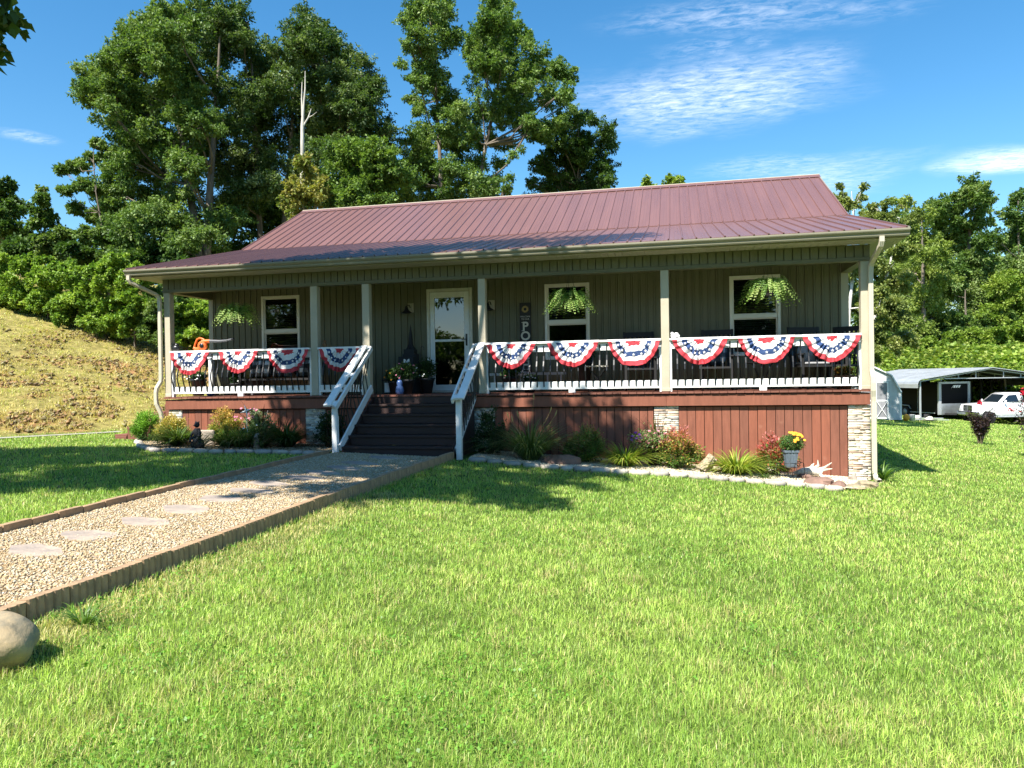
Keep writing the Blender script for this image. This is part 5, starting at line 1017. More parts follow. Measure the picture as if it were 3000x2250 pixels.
stone(12.26, -1.33, (.22, .13, .10), 3, 'flat brown stone on the kerb right of the tub stand'); stone(12.52, -1.42, (.12, .10, .08), 4, 'smaller brown stone touching the flat brown one')
stone(12.15, -.75, (.13, .1, .08), 5, 'reddish stone under the driftwood'); stone(8.28, -1.18, (.34, .16, .13), 6, 'long brown slab leaning between the fountain grass and the green shrub')
stone(12.98, -1.05, (.19, .14, .08), 7, 'grey stone with a dark hollow at the right end of the bed', 'rock'); stone(12.72, -1.4, (.2, .10, .06), 8, 'pale stone at the right corner of the bed border', 'rock'); stone(12.93, -.45, (.07, .06, .09), 9, 'small pale blue grey stone by the right stone pillar', 'flag')
# black bear statue on stones (left bed)
bx, by = 1.62, -1.35; bz = H(bx, by)+.03
o = thing('bear_statue', 'black garden bear statue sitting with arms out on a dark rocky base', 'statue', (bx, by, bz), R(-10))
mb = MB(); mb.blob((0, 0, .17), (.13, .12, .2), 2, .12, 12, 8); mb.blob((-.1, -.03, .1), (.09, .09, .12), 3, .15, 10, 7); mb.blob((.11, 0, .12), (.1, .09, .14), 4, .15, 10, 7); mb.build('base', MT['matte'], o, world=False)
mb = MB(); sk = [((0, 0, .32), .095), ((0, 0, .45), .105), ((0, 0, .56), .075)]
mb.tube([p for p, r_ in sk], [r_ for p, r_ in sk], 12); mb.blob((0, -.01, .66), (.072, .075, .085), 5, .03, 12, 8); mb.blob((0, -.08, .645), (.035, .05, .03), 6, .02, 8, 6)
for s_ in (-1, 1): mb.blob((s_*.055, .01, .735), (.022, .015, .024), 7, .0, 8, 5); mb.tube([(s_*.07, 0, .52), (s_*.13, -.05, .42), (s_*.14, -.1, .34)], [.04, .036, .03], 8); mb.tube([(s_*.06, -.02, .32), (s_*.12, -.12, .28), (s_*.1, -.17, .2)], [.05, .04, .035], 8)
mb.build('bear', MT['matte'], o, world=False)
mb = MB(); mb.box(-.17, .17, -.03, .03, 0, .30); simple('stone_plaque', mb, MT['flag'], 'grey green upright garden plaque behind the black bear statue', 'plaque', (1.5, -.9, H(1.5, -.9)+.03), R(-5), bevel=.02)
[q for q in scene.objects if q.name == 'bear_statue'][0].scale = (.66, .66, .66)
# solar pinwheel star, gnome-like blue ornament
mb = MB()
for k_ in range(4):
    a = k_*math.pi/2+.3; mb.add([(0, -.01, 0), (math.cos(a+.5)*.035, 0, math.sin(a+.5)*.035), (math.cos(a)*.13, 0, math.sin(a)*.13), (math.cos(a-.5)*.035, 0, math.sin(a-.5)*.035)], [(0, 1, 2, 3)])
mb.tube([(0, .01, 0), (0, .02, -.3), (.02, .03, -.62)], .004, 5); simple('garden_pinwheel', mb, MT['white'], 'white four pointed pinwheel on a stick before the rim board', 'pinwheel', (2.32, -.88, H(2.3, -.9)+.70))
mb = MB(); mb.lathe([(0, 0), (.055, 0), (.05, .04), (.045, .12), (.03, .2), (.02, .24), (.0, .27)], n=12, sx=1); mb.blob((0, -.03, .19), (.03, .03, .035), 1, 0, 8, 6); simple('garden_gnome', mb, MT['flag'], 'small pale pointed garden figurine among the white flowers', 'figurine', (2.72, -1.2, H(2.7, -1.2)+.05))
# crape myrtles at right
def myrtle(x, y, h, w_, n, seed, lab, blooms):
    rng = np.random.default_rng(seed); rn = random.Random(seed); o = thing('crape_myrtle', lab, 'shrub', (x, y, H(x, y)))
    mb = MB(); tips = []
    for k_ in range(16):
        a = rn.uniform(0, 6.28); r_ = w_*.5*rn.uniform(.3, 1); tp = Vector((math.cos(a)*r_, math.sin(a)*r_, h*rn.uniform(.6, 1))); tips.append(tp); mb.tube([(math.cos(a)*.05, math.sin(a)*.05, 0), tp*.5+Vector((0, 0, .05)), tp], [.014, .009, .003], 5)
    mb.build('stem', MT['stem'], o, world=False); T = np.array(tips); k_ = rng.integers(0, len(T), n); f = rng.uniform(.25, 1.0, n)**.7
    P = T[k_]*f[:, None]+rng.normal(0, w_*.07, (n, 3)); P[:, 2] = np.abs(P[:, 2]); V = leaf_quads(P, rnd_dirs(n, rng), rng.uniform(.04, .09, n), .55, rng)
    pal = np.array([(.022, .012, .014), (.035, .018, .018), (.05, .03, .022)]); np_mesh('leaves', V, [np.arange(n*4).reshape(-1, 4)], np.repeat(pal[rng.integers(0, 3, n)], 4, 0), MT['leafdk'], o, world=False)
    for (bx_, bz_, br) in blooms:
        m_ = 60; P = rng.normal(0, br*.5, (m_, 3))+np.array([bx_, -.05, bz_]); V = leaf_quads(P, rnd_dirs(m_, rng), rng.uniform(.03, .06, m_), .9, rng); np_mesh('bloom', V, [np.arange(m_*4).reshape(-1, 4)], np.tile((.62, .02, .05), (m_*4, 1)), MT['petal'], o, world=False)
    return o
myrtle(19.6, 12.9, 1.12, .72, 2600, 71, 'dark leaved young crape myrtle on the lawn in front of the truck', [(-.02, 1.30, .07), (.88, 1.12, .07)])
bx_ = at(3040, 1180, 19)
myrtle(bx_[0], bx_[1], 1.75, 1.05, 2200, 72, 'dark leaved crape myrtle with bright red blooms cut by the right frame edge', [(-.22, 1.50, .15), (-.32, 1.72, .1), (-.1, 1.25, .12), (.2, 1.6, .15)])
# ================================================================ BUNTINGS, FERNS, PORCH THINGS
def star(mb, c, r, y):
    pts = []
    for k in range(10):
        a = math.pi/2+k*math.pi/5; q = r if k % 2 == 0 else r*.42; pts.append((c[0]+math.cos(a)*q, y, c[1]+math.sin(a)*q))
    mb.add(pts+[(c[0], y, c[1])], [(k, (k+1) % 10, 10) for k in range(10)])
def bunting(x0, x1, zt, zb_, seed, flat, lab):
    rn = random.Random(seed); a = (x1-x0)/2; b = zt-.03-zb_; cx = (x0+x1)/2; NT, NR = 84, 22; mb = MB()
    bands = [(0, .2, 0), (.2, .44, 1), (.44, .64, 2), (.64, .82, 1), (.82, 1.0, 0)]
    rr = [0]; 
    for lo, hi, m_ in bands: rr += [lo+(hi-lo)*k/4 for k in range(1, 5)]
    ph = rn.uniform(0, 6); ph2 = rn.uniform(0, 6); nf = rn.choice((9, 10, 11)); ofs = [rn.uniform(-.03, .03) for _ in range(NT+1)]
    def pt(i, r):
        t = math.pi*i/NT
        if .05 < r < .99: r = r+.022*math.sin(6*t+ph)+.018*math.sin(15*t+ph2)
        cs, sn = math.cos(t), math.sin(t)
        tt_ = t+.10*math.sin(3*t+ph)+.05*math.sin(7*t+ph2); w_ = 1+.008*math.sin(tt_*nf*2+ph2)*r; swing = .025*math.sin(3*t+ph)*r
        x = cx-a*r*cs*w_*(1-.25*sn); z = zt-.03-b*r*(sn**.98)*w_
        sw = math.sin(nf*2*tt_+ph); pleat = (abs(sw)**.6)*(1 if sw > 0 else -1)*.030*min(1, r*1.6)*(.3+.7*sn)
        if flat and abs(cs) < .28/max(r, .3): pleat *= .12
        if flat: # centre panel hangs straight
            x = cx-a*(.16*max(-1, min(1, cs*3))*min(1, r*4)+r*cs*.84*(1-.22*sn))
        y = -.118-pleat-.03*sn*r+.012*math.sin(5*t+ph2*r*3)*r
        return (x+swing*.2, y, z+.004*math.sin(9*t+ph))
    V = [pt(i, r) for r in rr for i in range(NT+1)]
    for j in range(len(rr)-1):
        mid = (rr[j]+rr[j+1])/2; m_ = [q[2] for q in bands if q[0] <= mid < q[1]][0]; mb.m = m_
        base = len(mb.v)
        mb.add([V[j*(NT+1)+i] for i in range(NT+1)]+[V[(j+1)*(NT+1)+i] for i in range(NT+1)], [(i, i+1, NT+1+i+1, NT+1+i) for i in range(NT)], True)
    mb.m = 1
    N = 24; top = [(x0-.01+(x1-x0+.02)*i/N, -.1-.004*math.sin(i*1.3+ph), zt+.004) for i in range(N+1)]; bot = [(p[0], p[1]-.008, zt-.034) for p in top]; mb.add(top+bot, [(i, i+1, N+2+i, N+1+i) for i in range(N)])
    for k, t in enumerate((.09, .24, .38, .5, .62, .76, .91)):
        i = int(t*NT); p = pt(i, .55); nb_ = min(pt(i-1, .55)[1], pt(i+1, .55)[1], p[1], pt(i, .6)[1], pt(i, .5)[1])-.007
        if rn.random() < .85: star(mb, (p[0], p[2]), .028, nb_)
    o = mb.build('bunting', [MT['fred'], MT['fwhite'], MT['fblue']], world=False); c = Vector((cx, -.1, zb_))
    for v in o.data.vertices: v.co = v.co-c
    o.location = c; so_ = o.modifiers.new('thick', 'SOLIDIFY'); so_.thickness = .002
    tag(o, lab, 'bunting', 'patriotic buntings on the porch railing')
BL = ['pleated red white and blue bunting hanging at the left porch corner', 'pleated bunting hanging below the leaf blower tube and fern', 'bunting with flat centre panel below the left window', 'shaded bunting in the narrow bay left of the steps', 'bunting hanging just right of the right stair rail', 'bunting hanging below the middle hanging fern', 'bunting with flat centre panel left of the tan post between the windows', 'bunting just right of the post with the white ornament', 'bunting with flat centre panel below the right window', 'bunting at the right end of the porch railing']
BB = [(.14, 1.03, .92, .43), (1.25, 2.12, .92, .45), (2.33, 3.2, .91, .44), (3.43, 4.28, .92, .45), (6.78, 7.69, .92, .44), (7.9, 8.83, .92, .455), (8.99, 9.9, .92, .455), (10.1, 11.04, .93, .455), (11.21, 12.12, .93, .45), (12.25, 13.15, .93, .455)]
for i, (a, b, c, d) in enumerate(BB): bunting(a, b, .925, d, 60+i, i in (2, 6, 8), BL[i])
# ---- hanging ferns
def fern(x, y, z, r, seed, lab, pal):
    rng = np.random.default_rng(seed); o = thing('hanging_fern', lab, 'hanging plant', (x, y, z-.12), 0, 'hanging ferns')
    mb = MB(); mb.lathe([(0, -.0), (.09, 0), (.14, .12), (.145, .14), (.13, .14), (0, .12)], n=16); mb.build('basket', MT['plastic'], o, world=False)
    mb = MB(); top = (0, 0, 2.36-(z-.12))
    for a in (.4, 2.5, 4.6): mb.tube([(math.cos(a)*.14, math.sin(a)*.14, .13), (0, 0, top[2]-.1)], .003, 4)
    mb.tube([(0, 0, top[2]-.1), (0, 0, top[2])], .004, 5); mb.build('hanger', MT['black'], o, world=False)
    V = []; C = []; pal = np.array(pal)
    for k in range(250):
        a = rng.uniform(0, 6.28); L = r*rng.uniform(.75, 1.15); up = rng.uniform(-.1, 1.35); seg = 13; c = pal[rng.integers(0, len(pal))]*rng.uniform(.8, 1.15)
        prev = None
        for q in range(seg):
            t = q/(seg-1); hr = .05+L*(t*.98-.22*t*t*(up+.4)); hz = .14+L*up*1.0*t*(1-t*.55)-L*.60*t**2.3
            P = np.array([math.cos(a)*hr, math.sin(a)*hr, hz])
            if prev is not None:
                d = P-prev; d /= np.linalg.norm(d)+1e-9; s = np.cross(d, [0, 0, 1]); s /= np.linalg.norm(s)+1e-9; nrm = np.cross(s, d)
                wl = .056*(1-abs(t-.35)**1.3*1.2)*rng.uniform(.85, 1.1)
                for sg in (-1, 1):
                    ld = s*sg*.95+d*.35-nrm*.28*rng.uniform(.2, 1.4); ld /= np.linalg.norm(ld); w2 = np.linalg.norm(P-prev)*.46
                    V += [prev, prev+ld*wl*.5+d*w2*.6, prev+ld*wl, prev+ld*wl*.5-d*w2*.4]; C += [c]*4
            prev = P
    V = np.array(V); np_mesh('fronds', V, [np.arange(len(V)).reshape(-1, 4)], np.array(C), MT['leaf'], o, world=False); return o
FP = [(.10, .20, .035), (.17, .30, .05), (.27, .40, .09), (.40, .50, .16)]
fern(1.47, .22, 1.66, .52, 1, 'large boston fern hanging in the left bay beside the left window', FP)
fern(8.30, .10, 1.67, .52, 2, 'large boston fern hanging in front of the middle window', FP)
fern(11.73, .10, 1.73, .52, 3, 'bright boston fern hanging in front of the right window', FP)
# ---- leaf blower on the rail
bo = thing('leaf_blower', 'orange leaf blower with grey tube resting on the left porch rail', 'leaf blower', (.78, 0, .93))
mb = MB(); mb.lathe([(0, -.045), (.075, -.045), (.095, -.03), (.10, 0), (.095, .03), (.075, .045), (0, .045)], n=20); mb.xf(Matrix.Translation((.03, 0, .10)) @ Matrix.Rotation(math.pi/2, 4, 'X'))
mb.tube([(.03, 0, .17), (.12, 0, .185), (.2, 0, .19)], [.05, .042, .034], 12); mb.tube([(-.03, 0, .04), (-.11, 0, .03), (-.17, 0, .06)], [.045, .04, .03], 10); mb.build('housing', MT['orange'], bo, world=False)
mb = MB(); mb.tube([(-.17, 0, .05), (-.13, 0, .15), (-.09, 0, .23), (-.03, 0, .255), (.04, 0, .235), (.09, 0, .2)], [.018, .02, .022, .02, .02, .02], 8); mb.build('handle', MT['orange'], bo, world=False)
mb = MB(); mb.tube([(.19, 0, .19), (.42, 0, .18), (.58, 0, .19), (.70, 0, .215)], [.033, .026, .022, .018], 12); mb.build('tube', MT['greyp'], bo, world=False)
mb = MB(); mb.tube([(.69, 0, .212), (.74, 0, .222)], [.022, .024], 10); mb.build('nozzle', MT['black'], bo, world=False)
mb = MB(); mb.lathe([(0, -.012), (.045, -.012), (.05, 0), (.045, .012), (0, .012)], n=14); mb.xf(Matrix.Translation((.04, -.05, .10)) @ Matrix.Rotation(math.pi/2, 4, 'X')); mb.build('air_intake', MT['black'], bo, world=False)
# ---- small things on the rail
mb = MB(); mb.blob((0, 0, .065), (.085, .06, .07), 3, .04, 14, 10); mb.blob((.02, 0, .12), (.05, .045, .05), 4, .03, 12, 8); mb.tube([(.03, 0, .15), (.0, 0, .165), (-.04, 0, .16)], [.02, .014, .006], 7); simple('bird_ornament', mb, MT['plastic'], 'glossy black bird ornament on the rail at the left porch post', 'ornament', (.19, 0, .926))
mb = MB(); mb.blob((0, 0, .045), (.05, .045, .05), 3, .03, 12, 8); mb.blob((.05, -.01, .06), (.045, .04, .04), 4, .03, 12, 8); mb.blob((-.02, -.02, .08), (.03, .03, .03), 5, .03, 10, 7); mb.blob((.09, -.01, .035), (.02, .03, .03), 5, .03, 10, 7); simple('white_ornament', mb, MT['white'], 'small white animal ornament on the rail beside the tan middle post', 'ornament', (10.13, -.02, .926))
mb = MB(); mb.blob((0, 0, .05), (.045, .04, .055), 8, .05, 12, 8); mb.blob((0, 0, .12), (.03, .03, .03), 5, .03, 10, 7); simple('dark_ornament', mb, MT['wicker'], 'small brown ornament on the rail right of the second post', 'ornament', (3.5, -.01, .926))
# ---- black glider bench with checked pillows, left bay
be = thing('glider_bench', 'black porch bench with black and white check cushions under the left window', 'bench', (2.0, .95, 0))
mb = MB(); mb.box(-.95, .8, -.1, .28, .31, .35); mb.build('seat', MT['matte'], be, world=False)
mb = MB()
for k in range(12): mb.beam((-.76+k*.138, .27, .42), (-.76+k*.138, .36, .92), .05, .02, up=(0, 1, 0))
mb.beam((-.82, .36, .93), (.82, .36, .93), .05, .08); mb.build('backrest', MT['matte'], be, world=False)
for s_ in (-1, 1):
    mb = MB(); mb.beam((s_*.8, -.28, .63), (s_*.8, .3, .66), .07, .03); mb.beam((s_*.8, -.26, .0), (s_*.8, -.26, .63), .05, .05); mb.beam((s_*.8, .28, .0), (s_*.8, .32, .66), .05, .05); mb.beam((s_*.8, -.3, .03), (s_*.8, .34, .03), .05, .05); mb.build('arm', MT['matte'], be, world=False)
for (x, y, z, w_, h_, rz, lab) in ((1.50, 1.0, .36, .48, .40, .1, 'black and white check cushion at the left end of the bench'), (2.0, 1.02, .36, .42, .38, -.2, 'black and white check cushion in the middle of the bench'), (2.52, 1.0, .36, .40, .38, .1, 'check cushion at the right end of the bench near the second post')):
    mb = MB(); mb.blob((0, 0, h_/2), (w_/2, .09, h_/2), 3, .02, 20, 12); mb.v = [(max(-w_*.43, min(w_*.43, a*1.25)), b, h_/2+max(-h_*.44, min(h_*.44, (c-h_/2)*1.25))) for a, b, c in mb.v]
    o = simple('cushion', mb, MT['check'], lab, 'cushion', (x, y, z), rz, 'check cushions on the bench'); o.rotation_euler = (-.25, 0, rz)
# ---- rocking chairs
def rocker(x, y, rz, lab, cush=None, n='rocking_chair'):
    o = thing(n, lab, 'chair', (x, y, 0), rz, 'black porch chairs')
    mb = MB(); mb.box(-.26, .26, -.24, .24, .39, .425); mb.build('seat', MT['matte'], o, world=False)
    mb = MB()
    for k in range(6): mb.beam((-.2+k*.08, .235, .42), (-.2+k*.08, .36, 1.06), .045, .015, up=(0, 1, 0))
    for s_ in (-1, 1): mb.beam((s_*.27, .23, .40), (s_*.27, .38, 1.13), .045, .035, up=(0, 1, 0))
    mb.beam((-.27, .365, 1.08), (.27, .365, 1.08), .03, .09); mb.build('backrest', MT['matte'], o, world=False)
    for s_ in (-1, 1):
        mb = MB(); mb.beam((s_*.28, -.28, .62), (s_*.28, .3, .62), .07, .025); mb.build('arm', MT['matte'], o, world=False)
        for yy in (-.22, .24): mb = MB(); mb.beam((s_*.27, yy, .05), (s_*.27, yy, .61 if yy < 0 else .41), .045, .045, up=(0, 1, 0)); mb.build('leg', MT['matte'], o, world=False)
        mb = MB(); mb.tube([(s_*.27, -.4, .07), (s_*.27, -.22, .03), (s_*.27, .05, .016), (s_*.27, .3, .04), (s_*.27, .52, .11)], .018, 6); mb.build('rocker', MT['matte'], o, world=False)
    return o
rocker(12.55, .82, .25, 'black rocking chair with a grey seat at the right end of the porch'); rocker(13.0, .98, -.6, 'black chair turned sideways in the right porch corner', n='porch_chair')
rocker(10.9, .85, -.1, 'black rocking chair with a blue check cushion left of the right window'); rocker(9.5, .9, .1, 'black rocking chair behind the flat panelled bunting')
mb = MB(); mb.box(-.23, .23, -.22, .2, 0, .05); simple('seat_cushion', mb, MT['greycush'], 'grey cushion on the rocking chair at the right end', 'cushion', (12.55, .82, .427), .25, bevel=.02)
for x, y, m_, lab, rz in ((12.52, 1.03, 'greycush', 'grey pillow against the back of the right end rocking chair', .25), (10.9, 1.04, 'checkblue', 'blue and black check cushion on the rocking chair', -.1)):
    mb = MB(); mb.blob((0, 0, .22), (.21, .07, .22), 3, .02, 18, 10); o = simple('pillow', mb, MT[m_], lab, 'cushion', (x, y, .44), rz)
# small folding side table with pale top, white chair, planters
tb_ = thing('side_table', 'small white folding table behind the middle railing', 'table', (8.72, .75, 0)); mb = MB(); mb.box(-.2, .2, -.15, .15, .46, .485); mb.build('tabletop', MT['cream'], tb_, world=False)
for s_ in (-1, 1): mb = MB(); mb.beam((-.17*s_, -.12, 0), (.17*s_, -.12, .46), .02, .02, up=(0, 1, 0)); mb.beam((-.17*s_, .12, 0), (.17*s_, .12, .46), .02, .02, up=(0, 1, 0)); mb.build('leg', MT['black'], tb_, world=False)
tb_ = thing('patio_table', 'round black patio table on curled legs below the right window', 'table', (11.7, .8, 0)); mb = MB(); mb.lathe([(0, .47), (.27, .47), (.28, .485), (.27, .5), (0, .5)], n=24); mb.build('tabletop', MT['black'], tb_, world=False)
for a in (.5, 2.6, 4.7): mb = MB(); mb.tube([(math.cos(a)*.2, math.sin(a)*.2, .47), (math.cos(a)*.08, math.sin(a)*.08, .25), (math.cos(a)*.24, math.sin(a)*.24, 0)], .012, 6); mb.build('leg', MT['black'], tb_, world=False)
# silver ladder lying along the wall with its lettered label
ld_ = thing('ladder', 'grey ladder lying on its side along the wall, with a white WERNER label', 'ladder', (7.1, 1.2, .33))
mb = MB(); mb.box(-.62, .95, -.02, .0, 0, .05); mb.build('side_rail', MT['galv'], ld_, world=False); mb = MB(); mb.box(-.62, .95, -.02, .0, -.3, -.25); mb.build('side_rail', MT['galv'], ld_, world=False)
for k in range(6): mb = MB(); mb.beam((-.5+k*.27, -.01, -.26), (-.5+k*.27, -.01, .01), .03, .02, up=(0, 1, 0)); mb.build('rung', MT['galv'], ld_, world=False)
mb = MB(); mb.box(-.12, .24, -.026, -.021, .0, .07); lbm = mb.build('label', MT['white'], ld_, world=False)
def text(s, size, loc, m, parent, ext=.003, rot=(math.pi/2, 0, 0), name='lettering', align='CENTER', offs=0.0, shear=0):
    cu = bpy.data.curves.new(name, 'FONT'); cu.body = s; cu.size = size; cu.extrude = ext; cu.align_x = align; cu.align_y = 'CENTER'; cu.offset = offs; cu.shear = shear
    tmp = bpy.data.objects.new('tmp', cu); me = bpy.data.meshes.new_from_object(tmp); bpy.data.objects.remove(tmp); bpy.data.curves.remove(cu)
    me.name = name; me.materials.clear(); me.materials.append(m); o = bpy.data.objects.new(name, me); COL.objects.link(o); o.location = loc; o.rotation_euler = rot
    if parent is not None: o.parent = parent
    return o
text('WERNER', .065, (.06, -.03, .035), MT['black'], lbm)
# welcome sign
sg = thing('porch_sign', 'tall narrow black sign with a sunflower and the word PORCH on the wall', 'sign', (7.215, 1.355, .30))
mb = MB(); mb.box(-.115, .115, -.012, .012, 0, 1.49); mb.build('board', MT['signb'], sg, world=False, bevel=.003)
def serif_letter(ch, zc, h=.17):
    o = text(ch, h*1.42, (0, -.0135, zc), MT['cream'], sg, .002, offs=.006); return o
for ch, zc in (('P', 1.01), ('O', .815), ('R', .62), ('C', .425), ('H', .23)):
    o = serif_letter(ch, zc)
    if ch in 'PRH':
        mb = MB(); xs = (-.045, .045) if ch == 'H' else (-.045,)
        for xx in xs:
            for zz in ((zc-.083, zc+.083) if True else ()): mb.box(xx-.03, xx+.03, -.0158, -.0125, zz-.006, zz+.006)
        mb.build('serif', MT['cream'], sg, world=False)
text('WELCOME', .042, (0, -.0135, 1.21), MT['cream'], sg, .001); text('TO OUR', .042, (0, -.0135, 1.16), MT['cream'], sg, .001)
mb = MB(); cz = 1.36
for k in range(18):
    a = k*2*math.pi/18; d = Vector((math.cos(a), 0, math.sin(a))); s_ = Vector((-math.sin(a), 0, math.cos(a))); c = Vector((0, -.014, cz)); mb.add([c+d*.03-s_*.009, c+d*.052-s_*.012, c+d*.078, c+d*.052+s_*.012, c+d*.03+s_*.009], [(0, 1, 2, 3, 4)])
mb.build('sunflower', MT['straw'], sg, world=False)
# dark church shaped lantern stand + M bucket + flower pots by the door
o = thing('lantern_house', 'tall black pointed lantern ornament standing against the wall left of the door', 'lantern', (4.84, 1.15, 0))
mb = MB(); mb.box(-.17, .17, -.14, .14, 0, .62); mb.box(-.14, .14, -.11, .11, .62, .80); mb.box(-.12, .10, -.1, .1, .8, .9); mb.build('body', MT['matte'], o, world=False)
mb = MB(); mb.lathe([(.11, .9), (.05, 1.0), (.045, 1.12), (.02, 1.3), (.0, 1.42)], n=8, smooth=False); mb.build('spire', MT['matte'], o, world=False)
o = thing('letter_planter', 'black box planter with a white letter M beside the door', 'planter', (4.87, .86, 0)); mb = MB(); mb.box(-.16, .16, -.1, .1, 0, .74); mb.build('box', MT['matte'], o, world=False, bevel=.005); text('M', .17, (.02, -.103, .62), MT['white'], o, .003, offs=.006)
def pot(x, y, r, h, m_, lab, pal, nf, fm, seed, fh=.3, fr=.24):
    o = thing('potted_plant', lab, 'potted plant', (x, y, 0)); mb = MB(); mb.lathe([(0, 0), (r*.65, 0), (r*.95, h*.85), (r*1.05, h*.87), (r*1.05, h), (r*.9, h), (0, h*.9)], n=18); mb.build('pot', MT[m_], o, world=False)
    rng = np.random.default_rng(seed); n = 1300; T = rnd_dirs(n, rng)*rng.uniform(.3, 1, (n, 1))*np.array([fr, fr*.8, fh*.6])+np.array([0, 0, h+fh*.45]); V = leaf_quads(T, rnd_dirs(n, rng), rng.uniform(.03, .07, n), .5, rng)
    pal = np.array(pal); np_mesh('foliage', V, [np.arange(n*4).reshape(-1, 4)], np.repeat(pal[rng.integers(0, len(pal), n)], 4, 0), MT['leaf'], o, world=False); rn = random.Random(seed)
    flowers(o, [(rn.uniform(-fr, fr), -fr*rn.uniform(.5, .9), h+fh*rn.uniform(0, 1)) for _ in range(nf)], .022, fm, seed=seed); return o
gp_ = [(.03, .07, .02), (.05, .10, .03)]
pot(5.0, .45, .15, .28, 'matte', 'flowering plant in a dark pot left of the door', gp_, 9, pink, 81, .34, .25); pot(5.28, .85, .15, .30, 'matte', 'leafy plant in a dark pot touching the door frame', gp_, 8, whitep, 82, .4, .22); pot(4.72, .5, .12, .25, 'matte', 'dark pot plant nearest the bench side of the steps', gp_, 4, orangep, 83, .25, .18)
pot(.02, .95, .17, .36, 'plastic', 'black urn planter with small white blooms at the left end of the porch', gp_, 10, whitep, 84, .14, .2); pot(7.45, .5, .14, .22, 'matte', 'low pot of pale flowers behind the railing right of the steps', gp_, 9, whitep, 85, .1, .16)
pot(6.98, .9, .15, .3, 'matte', 'dark pot plant below the wall sign', gp_, 4, pink, 86, .25, .2); pot(13.0, .45, .17, .24, 'wicker', 'brown wicker basket planter in the right porch corner', [(.3, .14, .04), (.08, .12, .03)], 6, orangep, 87, .14, .16); pot(.95, .95, .13, .26, 'matte', 'small cluttered dark planter beside the bench', gp_, 3, whitep, 88, .3, .18); pot(8.45, .95, .14, .6, 'matte', 'tall black planter below the middle window', gp_, 4, whitep, 89, .25, .22)
mb = MB(); mb.lathe([(0, 0), (.07, 0), (.085, .06), (.07, .13), (.05, .17), (.06, .21), (.045, .26), (0, .28)], n=14); simple('blue_figurine', mb, MT['bluec'], 'small blue glazed figurine at the top of the front steps', 'figurine', (4.98, .12, 0))
mb = MB(); mb.blob((0, 0, .09), (.11, .09, .1), 4, .05, 12, 8); mb.blob((.08, 0, .16), (.05, .05, .05), 4, .02, 10, 7); simple('blue_pot', mb, MT['bluec'], 'pale blue watering pot near the left porch corner', 'pot', (.62, .5, 0))
o = thing('white_lantern', 'black lantern with a white panel at the top of the steps', 'lantern', (4.55, .62, 0)); mb = MB()
for a_, b_ in ((-.09, -.075), (.075, .09)): mb.box(a_, b_, -.09, -.075, 0, .26); mb.box(a_, b_, .075, .09, 0, .26)
mb.box(-.1, .1, -.1, .1, .26, .29); mb.box(-.1, .1, -.1, .1, -.0, .02); mb.build('frame', MT['black'], o, world=False); mb = MB(); mb.box(-.055, .055, -.07, -.06, .03, .22); mb.build('candle_panel', MT['white'], o, world=False)
mb = MB(); mb.tube([(0, 0, 0), (0, 0, .86), (.0, 0, .92), (.04, 0, .95), (.075, 0, .92), (.07, 0, .87)], .006, 6); simple('shepherd_hook', mb, MT['black'], 'thin black shepherd hook standing left of the door', 'plant hook', (5.12, .95, 0))
mb = MB(); mb.box(-.14, .14, -.1, .1, 0, .22); simple('yellow_box', mb, MT['yellowb'], 'dull yellow box beside the porch bench', 'box', (1.08, 1.15, .3)); mb = MB(); mb.box(-.2, .2, -.15, .15, 0, .3); simple('storage_box', mb, MT['greyp'], 'dark storage box against the wall left of the bench', 'box', (1.08, 1.18, 0))
# ================================================================ BACKYARD RIGHT
def AX(o): return o
# shed
sp_ = at(2563, 1200, 37); sx_, sy_ = float(sp_[0]), float(sp_[1]); ang = math.atan2(-(CAM[0]-sx_), -(CAM[1]-sy_))  # heading away from camera
sh = thing('garden_shed', 'pale grey gambrel shed with an X braced dark door beside the carport', 'shed', (sx_, sy_, H(sx_, sy_)), -ang)
hw, hs = 1.15, 1.35; prof = [(-hw, 0), (hw, 0), (hw, hs), (.74, 2.2), (0, 2.62), (-.74, 2.2), (-hw, hs)]
mb = MB(); D = 2.6; mb.add([(a, 0, b) for a, b in prof]+[(a, D, b) for a, b in prof], [tuple(range(7)), tuple(range(13, 6, -1))]+[(i, 7+i, 7+(i+1) % 7, (i+1) % 7) for i in range(7)])
for k in range(-5, 6):
    xx = k*.2; zt = hs+(hw-abs(xx))/(hw-.74)*.85 if abs(xx) > .74 else 2.2+(.74-abs(xx))/.74*.42
    mb.box(xx-.006, xx+.006, -.012, -.001, 0, zt-.03)
mb.build('wall', MT['shedwall'], sh, world=False)
mb = MB()
for (a, b), (c, d) in zip(prof[2:6], prof[3:7]): mb.beam((a*1.04, -.09, b+.02), (c*1.04, -.09, d+.02), .06, .07, up=(0, 1, 0))
for s_ in (-1, 1): mb.box(s_*hw-.05, s_*hw+.05, -.02, -.013, 0, hs)
mb.box(-.72, .72, -.025, -.0131, 1.92, 2.0); mb.build('trim', MT['white'], sh, world=False)
mb = MB()
for (a, b), (c, d) in zip(prof[2:6], prof[3:7]):
    n_ = Vector((-(d-b), 0, (c-a))).normalized()*-.03
    mb.add([(a*1.05, -.1, b+.03), (c*1.05, -.1, d+.03), (c*1.05, D+.1, d+.03), (a*1.05, D+.1, b+.03), (a*1.05, -.1, b), (c*1.05, -.1, d), (c*1.05, D+.1, d), (a*1.05, D+.1, b)], [(0, 1, 2, 3), (7, 6, 5, 4), (0, 4, 5, 1), (3, 2, 6, 7)])
mb.build('roof', MT['shinglemat'], sh, world=False)
